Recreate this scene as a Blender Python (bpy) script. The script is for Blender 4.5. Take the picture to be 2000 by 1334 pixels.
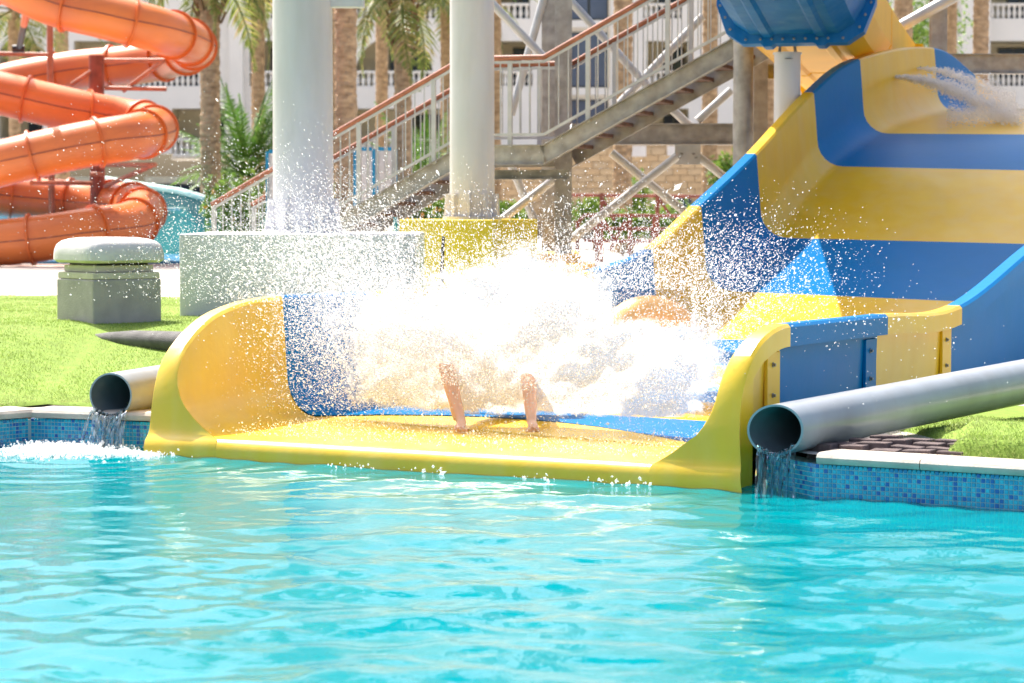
import bpy, bmesh, math, random
import numpy as np
from mathutils import Vector, Matrix, noise as mnoise
R = math.radians
random.seed(7); rng = np.random.default_rng(7)
sc = bpy.context.scene
for o in list(bpy.data.objects): bpy.data.objects.remove(o)
col = sc.collection

# ------------------------------------------------------------------ camera
FPX, HOR, CAMH = 4650.0, 410.0, 1.68
TILT = math.atan((667 - HOR) / FPX)
cam_d = bpy.data.cameras.new('camera'); cam = bpy.data.objects.new('camera', cam_d); col.objects.link(cam)
cam.location = (0, 0, CAMH); cam.rotation_euler = (math.pi / 2 - TILT, 0, 0)
cam_d.sensor_width = 36; cam_d.lens = FPX / 2000 * 36
cam_d.clip_start = .1; cam_d.clip_end = 2000
cam_d.dof.use_dof = True; cam_d.dof.focus_distance = 16.0; cam_d.dof.aperture_fstop = 3.4
sc.camera = cam
# ------------------------------------------------------------------ light
SUN_EL, SUN_H = R(58), Vector((-.56, .83, 0)).normalized()
SUND = Vector((SUN_H.x * math.cos(SUN_EL), SUN_H.y * math.cos(SUN_EL), math.sin(SUN_EL)))
world = bpy.data.worlds.new('World'); sc.world = world; world.use_nodes = True
wn = world.node_tree.nodes; wl = world.node_tree.links
sky = wn.new('ShaderNodeTexSky'); sky.sky_type = 'NISHITA'; sky.sun_disc = False
sky.sun_elevation = SUN_EL; sky.sun_rotation = math.atan2(SUN_H.x, SUN_H.y)
sky.dust_density = 5.5; sky.air_density = 1.0; sky.ozone_density = 1.0
wl.new(sky.outputs[0], wn['Background'].inputs[0]); wn['Background'].inputs[1].default_value = .15
sun_d = bpy.data.lights.new('sun', 'SUN'); sun = bpy.data.objects.new('sun', sun_d); col.objects.link(sun)
sun_d.energy = 4.2; sun_d.angle = R(.5); sun_d.color = (1, .955, .88)
sun.rotation_euler = SUND.to_track_quat('Z', 'Y').to_euler(); sun.location = (-20, 30, 50)
sc.view_settings.view_transform = 'Standard'; sc.view_settings.look = 'None'
sc.view_settings.exposure = 1.0; sc.view_settings.gamma = 1; sc.view_settings.use_curve_mapping = False
sc.render.engine = 'CYCLES'
sc.cycles.use_denoising = True; sc.cycles.max_bounces = 12; sc.cycles.diffuse_bounces = 8
sc.cycles.transparent_max_bounces = 24; sc.cycles.caustics_reflective = False; sc.cycles.caustics_refractive = False
sc.cycles.sample_clamp_indirect = 6

# ------------------------------------------------------------------ pixel helpers
_ct, _st = math.cos(TILT), math.sin(TILT)
def ray(px, py):
    a, b = px - 1000, 667 - py
    return Vector((a, FPX * _ct + b * _st, -FPX * _st + b * _ct))
def P(px, py, D):
    r = ray(px, py); k = D / r.y
    return Vector((r.x * k, D, CAMH + r.z * k))
def G(px, py, z):
    r = ray(px, py); k = (z - CAMH) / r.z
    return Vector((r.x * k, r.y * k, z))

# ------------------------------------------------------------------ materials
def nd(t, k, **kw):
    n = t.nodes.new(k)
    for a, b in kw.items(): setattr(n, a, b)
    return n
def mat(name, c, rough=.5, var=.12, vscale=6, bump=0, bscale=40, metallic=0, coat=0, spec=.5, c2=None, detail=6, coord='Object', stretch=None, croug=.08):
    m = bpy.data.materials.new(name); m.use_nodes = True; t = m.node_tree; b = t.nodes['Principled BSDF']
    tc = nd(t, 'ShaderNodeTexCoord'); mp = nd(t, 'ShaderNodeMapping'); t.links.new(tc.outputs[coord], mp.inputs[0])
    if stretch: mp.inputs['Scale'].default_value = stretch
    n = nd(t, 'ShaderNodeTexNoise'); n.inputs['Scale'].default_value = vscale; n.inputs['Detail'].default_value = detail
    t.links.new(mp.outputs[0], n.inputs[0])
    rp = nd(t, 'ShaderNodeValToRGB'); e = rp.color_ramp.elements
    e[0].position = .3; e[1].position = .7
    d = c2 or tuple(max(0, x * (1 - 2 * var)) for x in c)
    e[0].color = (*d, 1); e[1].color = (*c, 1)
    t.links.new(n.outputs[0], rp.inputs[0]); t.links.new(rp.outputs[0], b.inputs['Base Color'])
    b.inputs['Roughness'].default_value = rough; b.inputs['Metallic'].default_value = metallic
    b.inputs['Coat Weight'].default_value = coat; b.inputs['Coat Roughness'].default_value = croug
    b.inputs['Specular IOR Level'].default_value = spec
    if bump:
        n2 = nd(t, 'ShaderNodeTexNoise'); n2.inputs['Scale'].default_value = bscale; n2.inputs['Detail'].default_value = 5
        t.links.new(mp.outputs[0], n2.inputs[0])
        bp = nd(t, 'ShaderNodeBump'); bp.inputs['Strength'].default_value = bump; bp.inputs['Distance'].default_value = .02
        t.links.new(n2.outputs[0], bp.inputs['Height']); t.links.new(bp.outputs[0], b.inputs['Normal'])
    return m
def ramp_island(m, stops, src='Random Per Island'):
    t = m.node_tree; b = t.nodes['Principled BSDF']
    g = nd(t, 'ShaderNodeNewGeometry'); rp = nd(t, 'ShaderNodeValToRGB'); rp.color_ramp.interpolation = 'CONSTANT'
    el = rp.color_ramp.elements
    while len(el) < len(stops): el.new(.5)
    for e, (p, c) in zip(el, stops): e.position = p; e.color = (*c, 1)
    t.links.new(g.outputs[src], rp.inputs[0]); t.links.new(rp.outputs[0], b.inputs['Base Color'])
M = {}
M['yellow'] = mat('yellow_fibreglass', (.86, .53, .02), .34, .06, 2.5, .08, 9, coat=.06, spec=.3, c2=(.80, .46, .015))
M['blue'] = mat('blue_fibreglass', (.0, .175, .46), .36, .2, 2.5, .08, 9, coat=0, spec=.08, c2=(.0, .17, .42))
M['yellow_wet'] = mat('wet_yellow_fibreglass', (.86, .545, .008), .34, .06, 2.5, .07, 22, coat=.35, spec=.5, c2=(.78, .47, .015), croug=.34)
M['yellow_under'] = mat('yellow_gelcoat', (.86, .47, .003), .5, .05, 1.5, .04, 6, spec=.2)
M['blue_under'] = mat('blue_gelcoat', (.001, .15, .46), .5, .12, 1.5, .05, 6, spec=.2)
M['orange'] = mat('orange_fibreglass', (.78, .20, .035), .42, .14, 1.2, .03, 6, coat=.15, c2=(.62, .15, .04))
M['orange_dark'] = mat('orange_flange', (.68, .14, .02), .4, .1, 4)
M['rust'] = mat('red_oxide_steel', (.33, .085, .05), .5, .25, 5, .1, 30)
M['rust_light'] = mat('faded_oxide_steel', (.50, .20, .11), .5, .2, 5, .1, 30)
M['teal'] = mat('teal_fibreglass', (.0, .22, .22), .4, .15, 1, spec=.3)
M['teal_rim'] = mat('pale_teal_rim', (.45, .75, .68), .4, .1, 2)
M['white_paint'] = mat('pale_grey_paint', (.66, .655, .69), .38, .05, 1.2, .03, 30, coat=.2)
M['steel'] = mat('galvanised_steel', (.45, .43, .40), .45, .22, 7, .06, 40, metallic=.35)
M['steel_brown'] = mat('stained_steel', (.34, .32, .29), .5, .3, 4, .1, 30, metallic=.25)
M['tube_steel'] = mat('galvanised_tube', (.55, .55, .54), .4, .12, 5, .04, 30, metallic=.25)
M['rail'] = mat('brown_handrail', (.40, .14, .075), .45, .2, 8, .08, 40)
M['tread'] = mat('brown_tread', (.16, .075, .05), .7, .3, 8, .2, 50)
M['concrete'] = mat('grey_concrete', (.36, .36, .37), .8, .12, 5, .25, 60)
M['concrete_top'] = mat('pale_plaster', (.70, .68, .71), .8, .08, 4, .15, 50)
M['pillar'] = mat('pillar_concrete', (.46, .42, .39), .8, .12, 6, .25, 70)
M['pillar_pale'] = mat('pillar_band', (.62, .56, .46), .7, .1, 6, .15, 70)
M['lampcap'] = mat('weathered_cap', (.66, .64, .62), .5, .10, 5, .1, 40)
M['pipe'] = mat('grey_pvc', (.37, .40, .43), .3, .1, 3, .05, 12, coat=.15)
M['coping'] = mat('cream_coping', (.62, .54, .45), .55, .14, 7, .15, 60)
M['grout'] = mat('pale_grout', (.45, .62, .64), .7, .1, 30)
M['tile'] = mat('blue_mosaic', (.02, .25, .5), .18, .1, 20, coat=.4)
ramp_island(M['tile'], [(0, (.012, .34, .56)), (.28, (.018, .42, .62)), (.55, (.03, .50, .68)), (.74, (.010, .25, .55)), (.88, (.008, .13, .45))])
M['paving'] = mat('pale_paving', (.60, .55, .48), .75, .1, .9, .1, 30)
M['turf_base'] = mat('turf_backing', (.22, .34, .04), .9, .15, 12, .3, 120)
M['mat_back'] = mat('black_turf_backing', (.13, .125, .12), .7, .3, 9, .5, 160)
M['brick'] = mat('worn_brick', (.15, .105, .10), .8, .3, 14, .3, 60)
M['hotel'] = mat('white_render', (.80, .77, .72), .85, .05, .5, .05, 10)
M['hotel_shade'] = mat('hotel_bounce_tint', (.66, .60, .44), .85, .06, .6)  # bounce light and shade of the balcony recesses put into the wall colour
M['stone'] = mat('sandstone', (.55, .40, .24), .9, .15, .8, .2, 8)
M['frame_dark'] = mat('dark_frame', (.03, .035, .03), .4, .1, 3)
M['glass'] = mat('dark_glass', (.02, .032, .055), .06, .2, .6, spec=.8)
M['glass_blue'] = mat('blue_glass', (.10, .13, .20), .12, .2, .5, spec=.8)
M['trunk'] = mat('palm_bark', (.54, .37, .22), .9, .3, 5, .8, 16, c2=(.27, .17, .09), stretch=(1, 1, 2.2))
M['boot'] = mat('palm_boots', (.30, .17, .08), .9, .3, 5, .3, 20)
def leafmat(name, stops, tr=.35):
    m = mat(name, stops[0][1], .45, .1, 3); ramp_island(m, stops); t = m.node_tree; b = t.nodes['Principled BSDF']
    out = [n for n in t.nodes if n.type == 'OUTPUT_MATERIAL'][0]
    tl = nd(t, 'ShaderNodeBsdfTranslucent'); mx = nd(t, 'ShaderNodeMixShader'); mx.inputs[0].default_value = tr
    t.links.new(b.inputs['Base Color'].links[0].from_socket, tl.inputs[0])
    t.links.new(b.outputs[0], mx.inputs[1]); t.links.new(tl.outputs[0], mx.inputs[2]); t.links.new(mx.outputs[0], out.inputs[0])
    return m
M['frond'] = leafmat('palm_frond', [(0, (.15, .20, .04)), (.4, (.22, .26, .06)), (.7, (.34, .32, .09)), (.9, (.45, .34, .14))], .45)
M['frond_green'] = leafmat('young_frond', [(0, (.09, .20, .03)), (.4, (.13, .26, .04)), (.75, (.20, .32, .06))])
M['bush'] = leafmat('bush_leaf', [(0, (.12, .22, .03)), (.4, (.18, .30, .04)), (.75, (.30, .42, .07))])
M['bloom'] = leafmat('orange_bloom', [(0, (.7, .25, .03)), (.5, (.75, .4, .05))])
M['turf'] = leafmat('turf_blades', [(0, (.21, .31, .055)), (.3, (.27, .38, .07)), (.6, (.34, .43, .11)), (.9, (.42, .47, .18))], .45)
def patchy(m, pale, scale, amt):
    t = m.node_tree; b = t.nodes['Principled BSDF']; src = b.inputs['Base Color'].links[0].from_socket; outs = [l.to_socket for l in src.links]
    tc = nd(t, 'ShaderNodeTexCoord'); n = nd(t, 'ShaderNodeTexNoise'); n.inputs['Scale'].default_value = scale; n.inputs['Detail'].default_value = 4; t.links.new(tc.outputs['Object'], n.inputs[0])
    r = nd(t, 'ShaderNodeMapRange'); r.inputs['From Min'].default_value = .42; r.inputs['From Max'].default_value = .7; r.inputs['To Max'].default_value = amt; t.links.new(n.outputs[0], r.inputs[0])
    mx = nd(t, 'ShaderNodeMix', data_type='RGBA'); t.links.new(r.outputs[0], mx.inputs['Factor']); t.links.new(src, mx.inputs['A']); mx.inputs['B'].default_value = (*pale, 1)
    for o in outs: t.links.new(mx.outputs['Result'], o)
    return n
patchy(M['turf'], (.50, .53, .24), 1.3, .75)
for k_, c_ in (('yellow', (.80, .68, .40)), ('yellow_wet', (.82, .74, .45)), ('blue', (.02, .24, .50)), ('blue_under', (.12, .30, .50)), ('concrete_top', (.52, .49, .47)), ('pillar', (.30, .27, .25)), ('white_paint', (.44, .42, .40)), ('steel', (.30, .22, .15)), ('pipe', (.24, .22, .19)), ('coping', (.40, .34, .28))):
    n_ = patchy(M[k_], c_, 1.0, .12 if k_ in ('yellow', 'yellow_wet') else .05 if k_ == 'blue' else .3); mp_ = nd(M[k_].node_tree, 'ShaderNodeMapping'); mp_.inputs['Scale'].default_value = (5, 5, .9); t_ = M[k_].node_tree; t_.links.new(n_.inputs[0].links[0].from_socket, mp_.inputs[0]); t_.links.new(mp_.outputs[0], n_.inputs[0])
M['sign_blue'] = mat('blue_sign_frame', (.01, .27, .52), .4, .1, 4)
M['sign_white'] = mat('pale_sign_panel', (.68, .66, .66), .5, .05, 2)
M['dark'] = mat('black_rubber', (.02, .02, .025), .5, .1, 5)
M['bolt'] = mat('bolt_steel', (.35, .35, .35), .35, .2, 30, metallic=.8)
M['ring'] = mat('orange_vinyl', (.95, .52, .17), .3, .05, 3, coat=.3)
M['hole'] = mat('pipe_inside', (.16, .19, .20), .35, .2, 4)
M['car'] = mat('dark_shape', (.05, .055, .065), .4, .2, 2)

def skinmat():
    m = mat('wet_skin', (.74, .42, .27), .35, .10, 8, .05, 60, coat=.3)
    m.node_tree.nodes['Principled BSDF'].inputs['Subsurface Weight'].default_value = .15
    return m
M['skin'] = skinmat()
M['shorts'] = mat('navy_shorts', (.03, .03, .07), .6, .2, 10)
M['hair'] = mat('dark_hair', (.03, .02, .015), .5, .2, 30)

def watermat():
    m = bpy.data.materials.new('pool_water'); m.use_nodes = True; t = m.node_tree; t.nodes.clear()
    out = nd(t, 'ShaderNodeOutputMaterial')
    tc = nd(t, 'ShaderNodeTexCoord'); mp = nd(t, 'ShaderNodeMapping'); mp.inputs['Scale'].default_value = (1, 1, 1)
    t.links.new(tc.outputs['Object'], mp.inputs[0])
    n1 = nd(t, 'ShaderNodeTexNoise'); n1.inputs['Scale'].default_value = 16; n1.inputs['Detail'].default_value = 3
    t.links.new(mp.outputs[0], n1.inputs[0])
    bp = nd(t, 'ShaderNodeBump'); bp.inputs['Strength'].default_value = .06; bp.inputs['Distance'].default_value = .04
    t.links.new(n1.outputs[0], bp.inputs['Height'])
    fr = nd(t, 'ShaderNodeFresnel'); fr.inputs[0].default_value = 1.33; t.links.new(bp.outputs[0], fr.inputs['Normal'])
    gl = nd(t, 'ShaderNodeBsdfGlossy'); gl.inputs['Roughness'].default_value = .03; t.links.new(bp.outputs[0], gl.inputs['Normal'])
    df = nd(t, 'ShaderNodeBsdfDiffuse'); df.inputs[0].default_value = (.0, .29, .33, 1); t.links.new(bp.outputs[0], df.inputs['Normal'])
    tr = nd(t, 'ShaderNodeBsdfTransparent'); tr.inputs[0].default_value = (.35, .92, .92, 1)
    m1 = nd(t, 'ShaderNodeMixShader'); m1.inputs[0].default_value = .30
    t.links.new(df.outputs[0], m1.inputs[1]); t.links.new(tr.outputs[0], m1.inputs[2])
    m2 = nd(t, 'ShaderNodeMixShader'); t.links.new(fr.outputs[0], m2.inputs[0])
    t.links.new(m1.outputs[0], m2.inputs[1]); t.links.new(gl.outputs[0], m2.inputs[2])
    t.links.new(m2.outputs[0], out.inputs[0])
    return m
M['water'] = watermat()
def streammat(name, tint, white):
    m = bpy.data.materials.new(name); m.use_nodes = True; t = m.node_tree; t.nodes.clear()
    out = nd(t, 'ShaderNodeOutputMaterial')
    gl = nd(t, 'ShaderNodeBsdfGlossy'); gl.inputs['Roughness'].default_value = .08
    tr = nd(t, 'ShaderNodeBsdfTransparent'); tr.inputs[0].default_value = (*tint, 1)
    tl = nd(t, 'ShaderNodeBsdfTranslucent'); tl.inputs[0].default_value = (.9, .93, .97, 1)
    df = nd(t, 'ShaderNodeBsdfDiffuse'); df.inputs[0].default_value = (.85, .9, .95, 1)
    fr = nd(t, 'ShaderNodeFresnel'); fr.inputs[0].default_value = 1.33
    a = nd(t, 'ShaderNodeMixShader'); a.inputs[0].default_value = .5
    t.links.new(tl.outputs[0], a.inputs[1]); t.links.new(df.outputs[0], a.inputs[2])
    b = nd(t, 'ShaderNodeMixShader'); tc = nd(t, 'ShaderNodeTexCoord'); mp = nd(t, 'ShaderNodeMapping'); mp.inputs['Scale'].default_value = (38, 38, 5); t.links.new(tc.outputs['Object'], mp.inputs[0])
    nz = nd(t, 'ShaderNodeTexNoise'); nz.inputs['Scale'].default_value = 1; nz.inputs['Detail'].default_value = 3; t.links.new(mp.outputs[0], nz.inputs[0])
    mr_ = nd(t, 'ShaderNodeMapRange'); mr_.inputs['From Min'].default_value = .45; mr_.inputs['From Max'].default_value = .66; mr_.inputs['To Min'].default_value = white * .15; mr_.inputs['To Max'].default_value = min(1, white * 2.2); t.links.new(nz.outputs[0], mr_.inputs[0]); t.links.new(mr_.outputs[0], b.inputs[0])
    t.links.new(tr.outputs[0], b.inputs[1]); t.links.new(a.outputs[0], b.inputs[2])
    c = nd(t, 'ShaderNodeMixShader'); t.links.new(fr.outputs[0], c.inputs[0])
    t.links.new(b.outputs[0], c.inputs[1]); t.links.new(gl.outputs[0], c.inputs[2])
    t.links.new(c.outputs[0], out.inputs[0])
    return m
M['stream'] = streammat('falling_water', (.55, .88, .92), .10); M['stream_white'] = streammat('white_falling_water', (.8, .93, .97), .42)
def spraymat(name, tl_w, gloss, clear):
    m = bpy.data.materials.new(name); m.use_nodes = True; t = m.node_tree; t.nodes.clear()
    out = nd(t, 'ShaderNodeOutputMaterial')
    tl = nd(t, 'ShaderNodeBsdfTranslucent'); tl.inputs[0].default_value = (.97, .975, .985, 1)
    df = nd(t, 'ShaderNodeBsdfDiffuse'); df.inputs[0].default_value = (.96, .965, .98, 1)
    gl = nd(t, 'ShaderNodeBsdfGlossy'); gl.inputs['Roughness'].default_value = .15
    a = nd(t, 'ShaderNodeMixShader'); a.inputs[0].default_value = tl_w
    t.links.new(df.outputs[0], a.inputs[1]); t.links.new(tl.outputs[0], a.inputs[2])
    b = nd(t, 'ShaderNodeMixShader'); b.inputs[0].default_value = gloss
    t.links.new(a.outputs[0], b.inputs[1]); t.links.new(gl.outputs[0], b.inputs[2])
    tr = nd(t, 'ShaderNodeBsdfTransparent'); c = nd(t, 'ShaderNodeMixShader'); c.inputs[0].default_value = clear
    t.links.new(b.outputs[0], c.inputs[1]); t.links.new(tr.outputs[0], c.inputs[2]); t.links.new(c.outputs[0], out.inputs[0])
    return m
M['spray'] = spraymat('white_spray', .66, .05, .42)

# ------------------------------------------------------------------ mesh helpers
def link(name, me, m=None, parent=None):
    o = bpy.data.objects.new(name, me); col.objects.link(o)
    if m is not None and me is not None and not me.materials: me.materials.append(M[m] if isinstance(m, str) else m)
    if parent is not None: o.parent = parent
    return o
def tag(o, label=None, cat=None, group=None, kind=None):
    if label: o['label'] = label
    if cat: o['category'] = cat
    if group: o['group'] = group
    if kind: o['kind'] = kind
    return o
def empty(name, loc, label=None, cat=None, group=None, kind=None, rz=0):
    o = bpy.data.objects.new(name, None); col.objects.link(o); o.location = loc; o.rotation_euler.z = rz
    o.empty_display_size = .2
    return tag(o, label, cat, group, kind)
class MB:
    def __init__(s): s.v = []; s.f = []
    def add(s, vs, fs):
        b = len(s.v); s.v += [tuple(v) for v in vs]; s.f += [tuple(i + b for i in f) for f in fs]; return s
    def box(s, c, d, rz=0, rot=None):
        c = Vector(c); hx, hy, hz = d[0] / 2, d[1] / 2, d[2] / 2
        m = rot if rot is not None else Matrix.Rotation(rz, 3, 'Z')
        vs = [c + m @ Vector((x * hx, y * hy, z * hz)) for x in (-1, 1) for y in (-1, 1) for z in (-1, 1)]
        return s.add(vs, [(0, 1, 3, 2), (4, 6, 7, 5), (0, 4, 5, 1), (2, 3, 7, 6), (0, 2, 6, 4), (1, 5, 7, 3)])
    def beam(s, a, b, w, h, up=(0, 0, 1)):
        a, b = Vector(a), Vector(b); d = (b - a); L = d.length; d.normalize(); up = Vector(up)
        x = d.cross(up)
        if x.length < 1e-4: x = Vector((1, 0, 0))
        x.normalize(); z = x.cross(d)
        m = Matrix((x, d, z)).transposed()
        return s.box((a + b) / 2, (w, L, h), rot=m)
    def ibeam(s, a, b, w, h, t=.012, up=(0, 0, 1)):
        a, b = Vector(a), Vector(b); d = (b - a).normalized(); x = d.cross(Vector(up)).normalized(); z = x.cross(d)
        s.beam(a, b, t, h - 2 * t - .002, up); s.beam(a + z * (h / 2 - t / 2), b + z * (h / 2 - t / 2), w, t, up)
        return s.beam(a - z * (h / 2 - t / 2), b - z * (h / 2 - t / 2), w, t, up)
    def tube(s, pts, r, n=12, caps=True):
        pts = [Vector(p) for p in pts]; rr = r if hasattr(r, '__len__') else [r] * len(pts)
        T = [(pts[min(i + 1, len(pts) - 1)] - pts[max(i - 1, 0)]).normalized() for i in range(len(pts))]
        ref = Vector((0, 0, 1)) if abs(T[0].z) < .9 else Vector((1, 0, 0))
        x = T[0].cross(ref).normalized(); vs = []
        for p, t, q in zip(pts, T, rr):
            x = (x - t * x.dot(t)).normalized(); y = t.cross(x)
            vs += [p + (x * math.cos(2 * math.pi * k / n) + y * math.sin(2 * math.pi * k / n)) * q for k in range(n)]
        fs = [(i * n + k, i * n + (k + 1) % n, (i + 1) * n + (k + 1) % n, (i + 1) * n + k) for i in range(len(pts) - 1) for k in range(n)]
        if caps: fs += [tuple(range(n - 1, -1, -1)), tuple(range((len(pts) - 1) * n, len(pts) * n))]
        return s.add(vs, fs)
    def lathe(s, c, prof, n=20, caps=True):
        c = Vector(c); vs = [c + Vector((r * math.cos(2 * math.pi * k / n), r * math.sin(2 * math.pi * k / n), z)) for r, z in prof for k in range(n)]
        fs = [(i * n + k, i * n + (k + 1) % n, (i + 1) * n + (k + 1) % n, (i + 1) * n + k) for i in range(len(prof) - 1) for k in range(n)]
        if caps: fs += [tuple(range(n - 1, -1, -1)), tuple(range((len(prof) - 1) * n, len(prof) * n))]
        return s.add(vs, fs)
    def grid(s, rows, closed=False):
        n = len(rows[0]); vs = [p for r in rows for p in r]; k = n if closed else n - 1
        return s.add(vs, [(i * n + j, i * n + (j + 1) % n, (i + 1) * n + (j + 1) % n, (i + 1) * n + j) for i in range(len(rows) - 1) for j in range(k)])
    def mesh(s, name, smooth=None, bevel=0):
        me = bpy.data.meshes.new(name); me.from_pydata(s.v, [], s.f); me.update()
        bm = bmesh.new(); bm.from_mesh(me); bmesh.ops.recalc_face_normals(bm, faces=bm.faces)
        if bevel: bmesh.ops.bevel(bm, geom=bm.edges[:], offset=bevel, segments=2, affect='EDGES', profile=.5)
        bm.to_mesh(me); bm.free()
        if smooth is not None:
            me.polygons.foreach_set('use_smooth', [True] * len(me.polygons)); me.set_sharp_from_angle(angle=R(smooth))
        return me
    def build(s, name, m, parent=None, smooth=None, bevel=0):
        return link(name, s.mesh(name, smooth, bevel), m, parent)
def np_mesh(name, verts, faces, m, parent=None, smooth=False):
    """fast mesh from arrays; faces (F,k)"""
    me = bpy.data.meshes.new(name); F, k = faces.shape
    me.vertices.add(len(verts)); me.vertices.foreach_set('co', np.ascontiguousarray(verts, dtype=np.float32).ravel())
    me.loops.add(F * k); me.loops.foreach_set('vertex_index', np.ascontiguousarray(faces, dtype=np.int32).ravel())
    me.polygons.add(F); me.polygons.foreach_set('loop_start', np.arange(0, F * k, k, dtype=np.int32))
    if smooth: me.polygons.foreach_set('use_smooth', np.ones(F, dtype=bool))
    me.update(calc_edges=True); me.validate()
    return link(name, me, m, parent)
def crom(vals, q):
    """Catmull-Rom through vals at integer q"""
    n = len(vals); i = int(min(max(math.floor(q), 0), n - 2)); t = q - i
    a, b, c, d = vals[max(i - 1, 0)], vals[i], vals[i + 1], vals[min(i + 2, n - 1)]
    return .5 * ((2 * b) + (c - a) * t + (2 * a - 5 * b + 4 * c - d) * t * t + (3 * b - a - 3 * c + d) * t ** 3)
def smooth01(x): x = min(max(x, 0), 1); return x * x * (3 - 2 * x)

# ------------------------------------------------------------------ pool, water, ground
EDGE = [(-14, 6.0), (-8, 11.8), (-3.45, 17.02), (-2.35, 16.62), (1.55, 14.42), (1.78, 13.92), (2.9, 13.24), (8, 10.3), (14, 7.0)]
def edge_y(x):
    for (x0, y0), (x1, y1) in zip(EDGE, EDGE[1:]):
        if x <= x1: return y0 + (y1 - y0) * (x - x0) / (x1 - x0)
    return EDGE[-1][1]
def under_slide(x, y, m=0.):
    rx, ry = x + 2.52, y - 16.38; s_ = rx * .487 + ry * .873; u_ = rx * .873 - ry * .487
    return -.3 - m < s_ < 9.5 and .05 - m < u_ < 4.2 + m
def ground_z(x, y):
    d = y - edge_y(min(max(x, -14), 14))
    z = .235 + .43 * smooth01(d / 4.0) if x < 1.8 else .235 + .43 * smooth01((d - 5.0) / 8.0)
    rx, ry = x + 2.52, y - 16.38; s_ = rx * .487 + ry * .873; u_ = rx * .873 - ry * .487
    if -.3 < s_ < 9.5: k = min(max((u_ + .10) / .16, 0), 1) * min(max((4.22 - u_) / .25, 0), 1); z = z * (1 - k) - .2 * k
    return z
xs = sorted(set([-600, -300, -150, -80, -50, -30, -20, -14] + [round(-14 + .5 * i, 2) for i in range(20)] + [round(-4 + .08 * i, 2) for i in range(151)] + [8.5, 9, 10, 11, 12, 13, 14] + [16, 20, 30, 50, 80, 150, 300, 600]))
ds = [.10 + .12 * i for i in range(70)] + [9, 10, 13, 17, 22, 30, 45, 70, 110, 180, 300, 600]
rows = [[(x, edge_y(min(max(x, -14), 14)) + d, ground_z(x, edge_y(min(max(x, -14), 14)) + d)) for x in xs] for d in ds]
g = MB().grid(rows).build('ground', 'paving', smooth=40); tag(g, kind='structure')
deck = MB().box((0, -4, .12), (60, 14, .26)).build('pool_deck', 'paving'); tag(deck, kind='structure')
bot = MB().box((0, 8, -1.45), (34, 24, .1)).build('pool_floor', mat('pool_paint', (.10, .52, .60), .6, .08, 1), None); tag(bot, kind='structure')
# pool wall behind the tiles
pw = MB()
for (x0, y0), (x1, y1) in zip(EDGE, EDGE[1:]):
    d = Vector((x1 - x0, y1 - y0, 0)).normalized(); nrm = Vector((-d.y, d.x, 0))
    a, b = Vector((x0, y0, 0)) + nrm * .1, Vector((x1, y1, 0)) + nrm * .1
    dz = -.18 if x0 == -2.35 else 0
    pw.beam(a + Vector((0, 0, -.62 + dz)), b + Vector((0, 0, -.62 + dz)), .2, 1.6)
pwo = pw.build('pool_wall', 'grout'); tag(pwo, kind='structure')
def tiles(a, b, z0, z1, pitch=.0275):
    a, b = Vector((*a, 0)), Vector((*b, 0)); d = (b - a); L = d.length; d.normalize(); n = Vector((d.y, -d.x, 0))
    cols, rws = int(L / pitch), int((z1 - z0) / pitch); V = []; F = []; h = pitch * .43; th = .004
    for i in range(cols):
        for j in range(rws):
            c = a + d * ((i + .5) * pitch) + Vector((0, 0, z0 + (j + .5) * pitch)); base = len(V)
            jit = random.uniform(-.0006, .0006)
            for k, off in ((0, .0), (1, th)):
                for sx, sz in ((-1, -1), (1, -1), (1, 1), (-1, 1)):
                    q = h - (.0015 if k else 0); V.append(c + d * (sx * q) + Vector((0, 0, sz * q)) + n * (off + jit * k))
            F += [(base + 4, base + 5, base + 6, base + 7)] + [(base + s, base + (s + 1) % 4, base + 4 + (s + 1) % 4, base + 4 + s) for s in range(4)]
    mb = MB(); mb.v = [tuple(v) for v in V]; mb.f = F
    o = mb.build('mosaic_tiles', 'tile', pwo); o['kind'] = 'stuff'
tiles((-3.45 - .65, 17.02 - .745), (-3.45, 17.02), -.22, .195)
tiles((-3.45, 17.02), (-2.35, 16.62), -.22, .195)
tiles((1.55, 14.42), (1.78, 13.92), -.22, .195)
tiles((1.78, 13.92), (2.9, 13.24), -.22, .195)
tiles((2.9, 13.24), (4.6, 12.26), -.22, .195)
cp = empty('pool_coping', (0, 15, .2), kind='structure')
def coping(a, b, n, end=0):
    a, b = Vector((*a, 0)), Vector((*b, 0)); d = (b - a).normalized(); nr = Vector((-d.y, d.x, 0)); L = (b - a).length / n
    prof = [(-.035, .198), (-.045, .215), (-.045, .235), (-.03, .254), (0, .262), (.24, .262), (.24, .198)]
    for i in range(n):
        p0, p1 = a + d * (L * i + .003), a + d * (L * (i + 1) - .003); mb = MB()
        rws = [[p + nr * q + Vector((0, 0, z)) for q, z in prof] for p in (p0, p1)]
        mb.grid(rws, True); k = len(prof); mb.f += [tuple(range(k)), tuple(range(2 * k - 1, k - 1, -1))]
        o = mb.build('coping_stone', 'coping', cp, smooth=35)
        o.matrix_parent_inverse = cp.matrix_world.inverted(); o.location = (-0, -0, random.uniform(-.002, .002))
bpy.context.view_layer.update()
coping((-5.4, 14.78), (-3.45, 17.02), 4); coping((-3.42, 17.01), (-2.35, 16.62), 2)
coping((1.80, 13.91), (2.9, 13.24), 2); coping((2.92, 13.23), (5.5, 11.75), 4)
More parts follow.
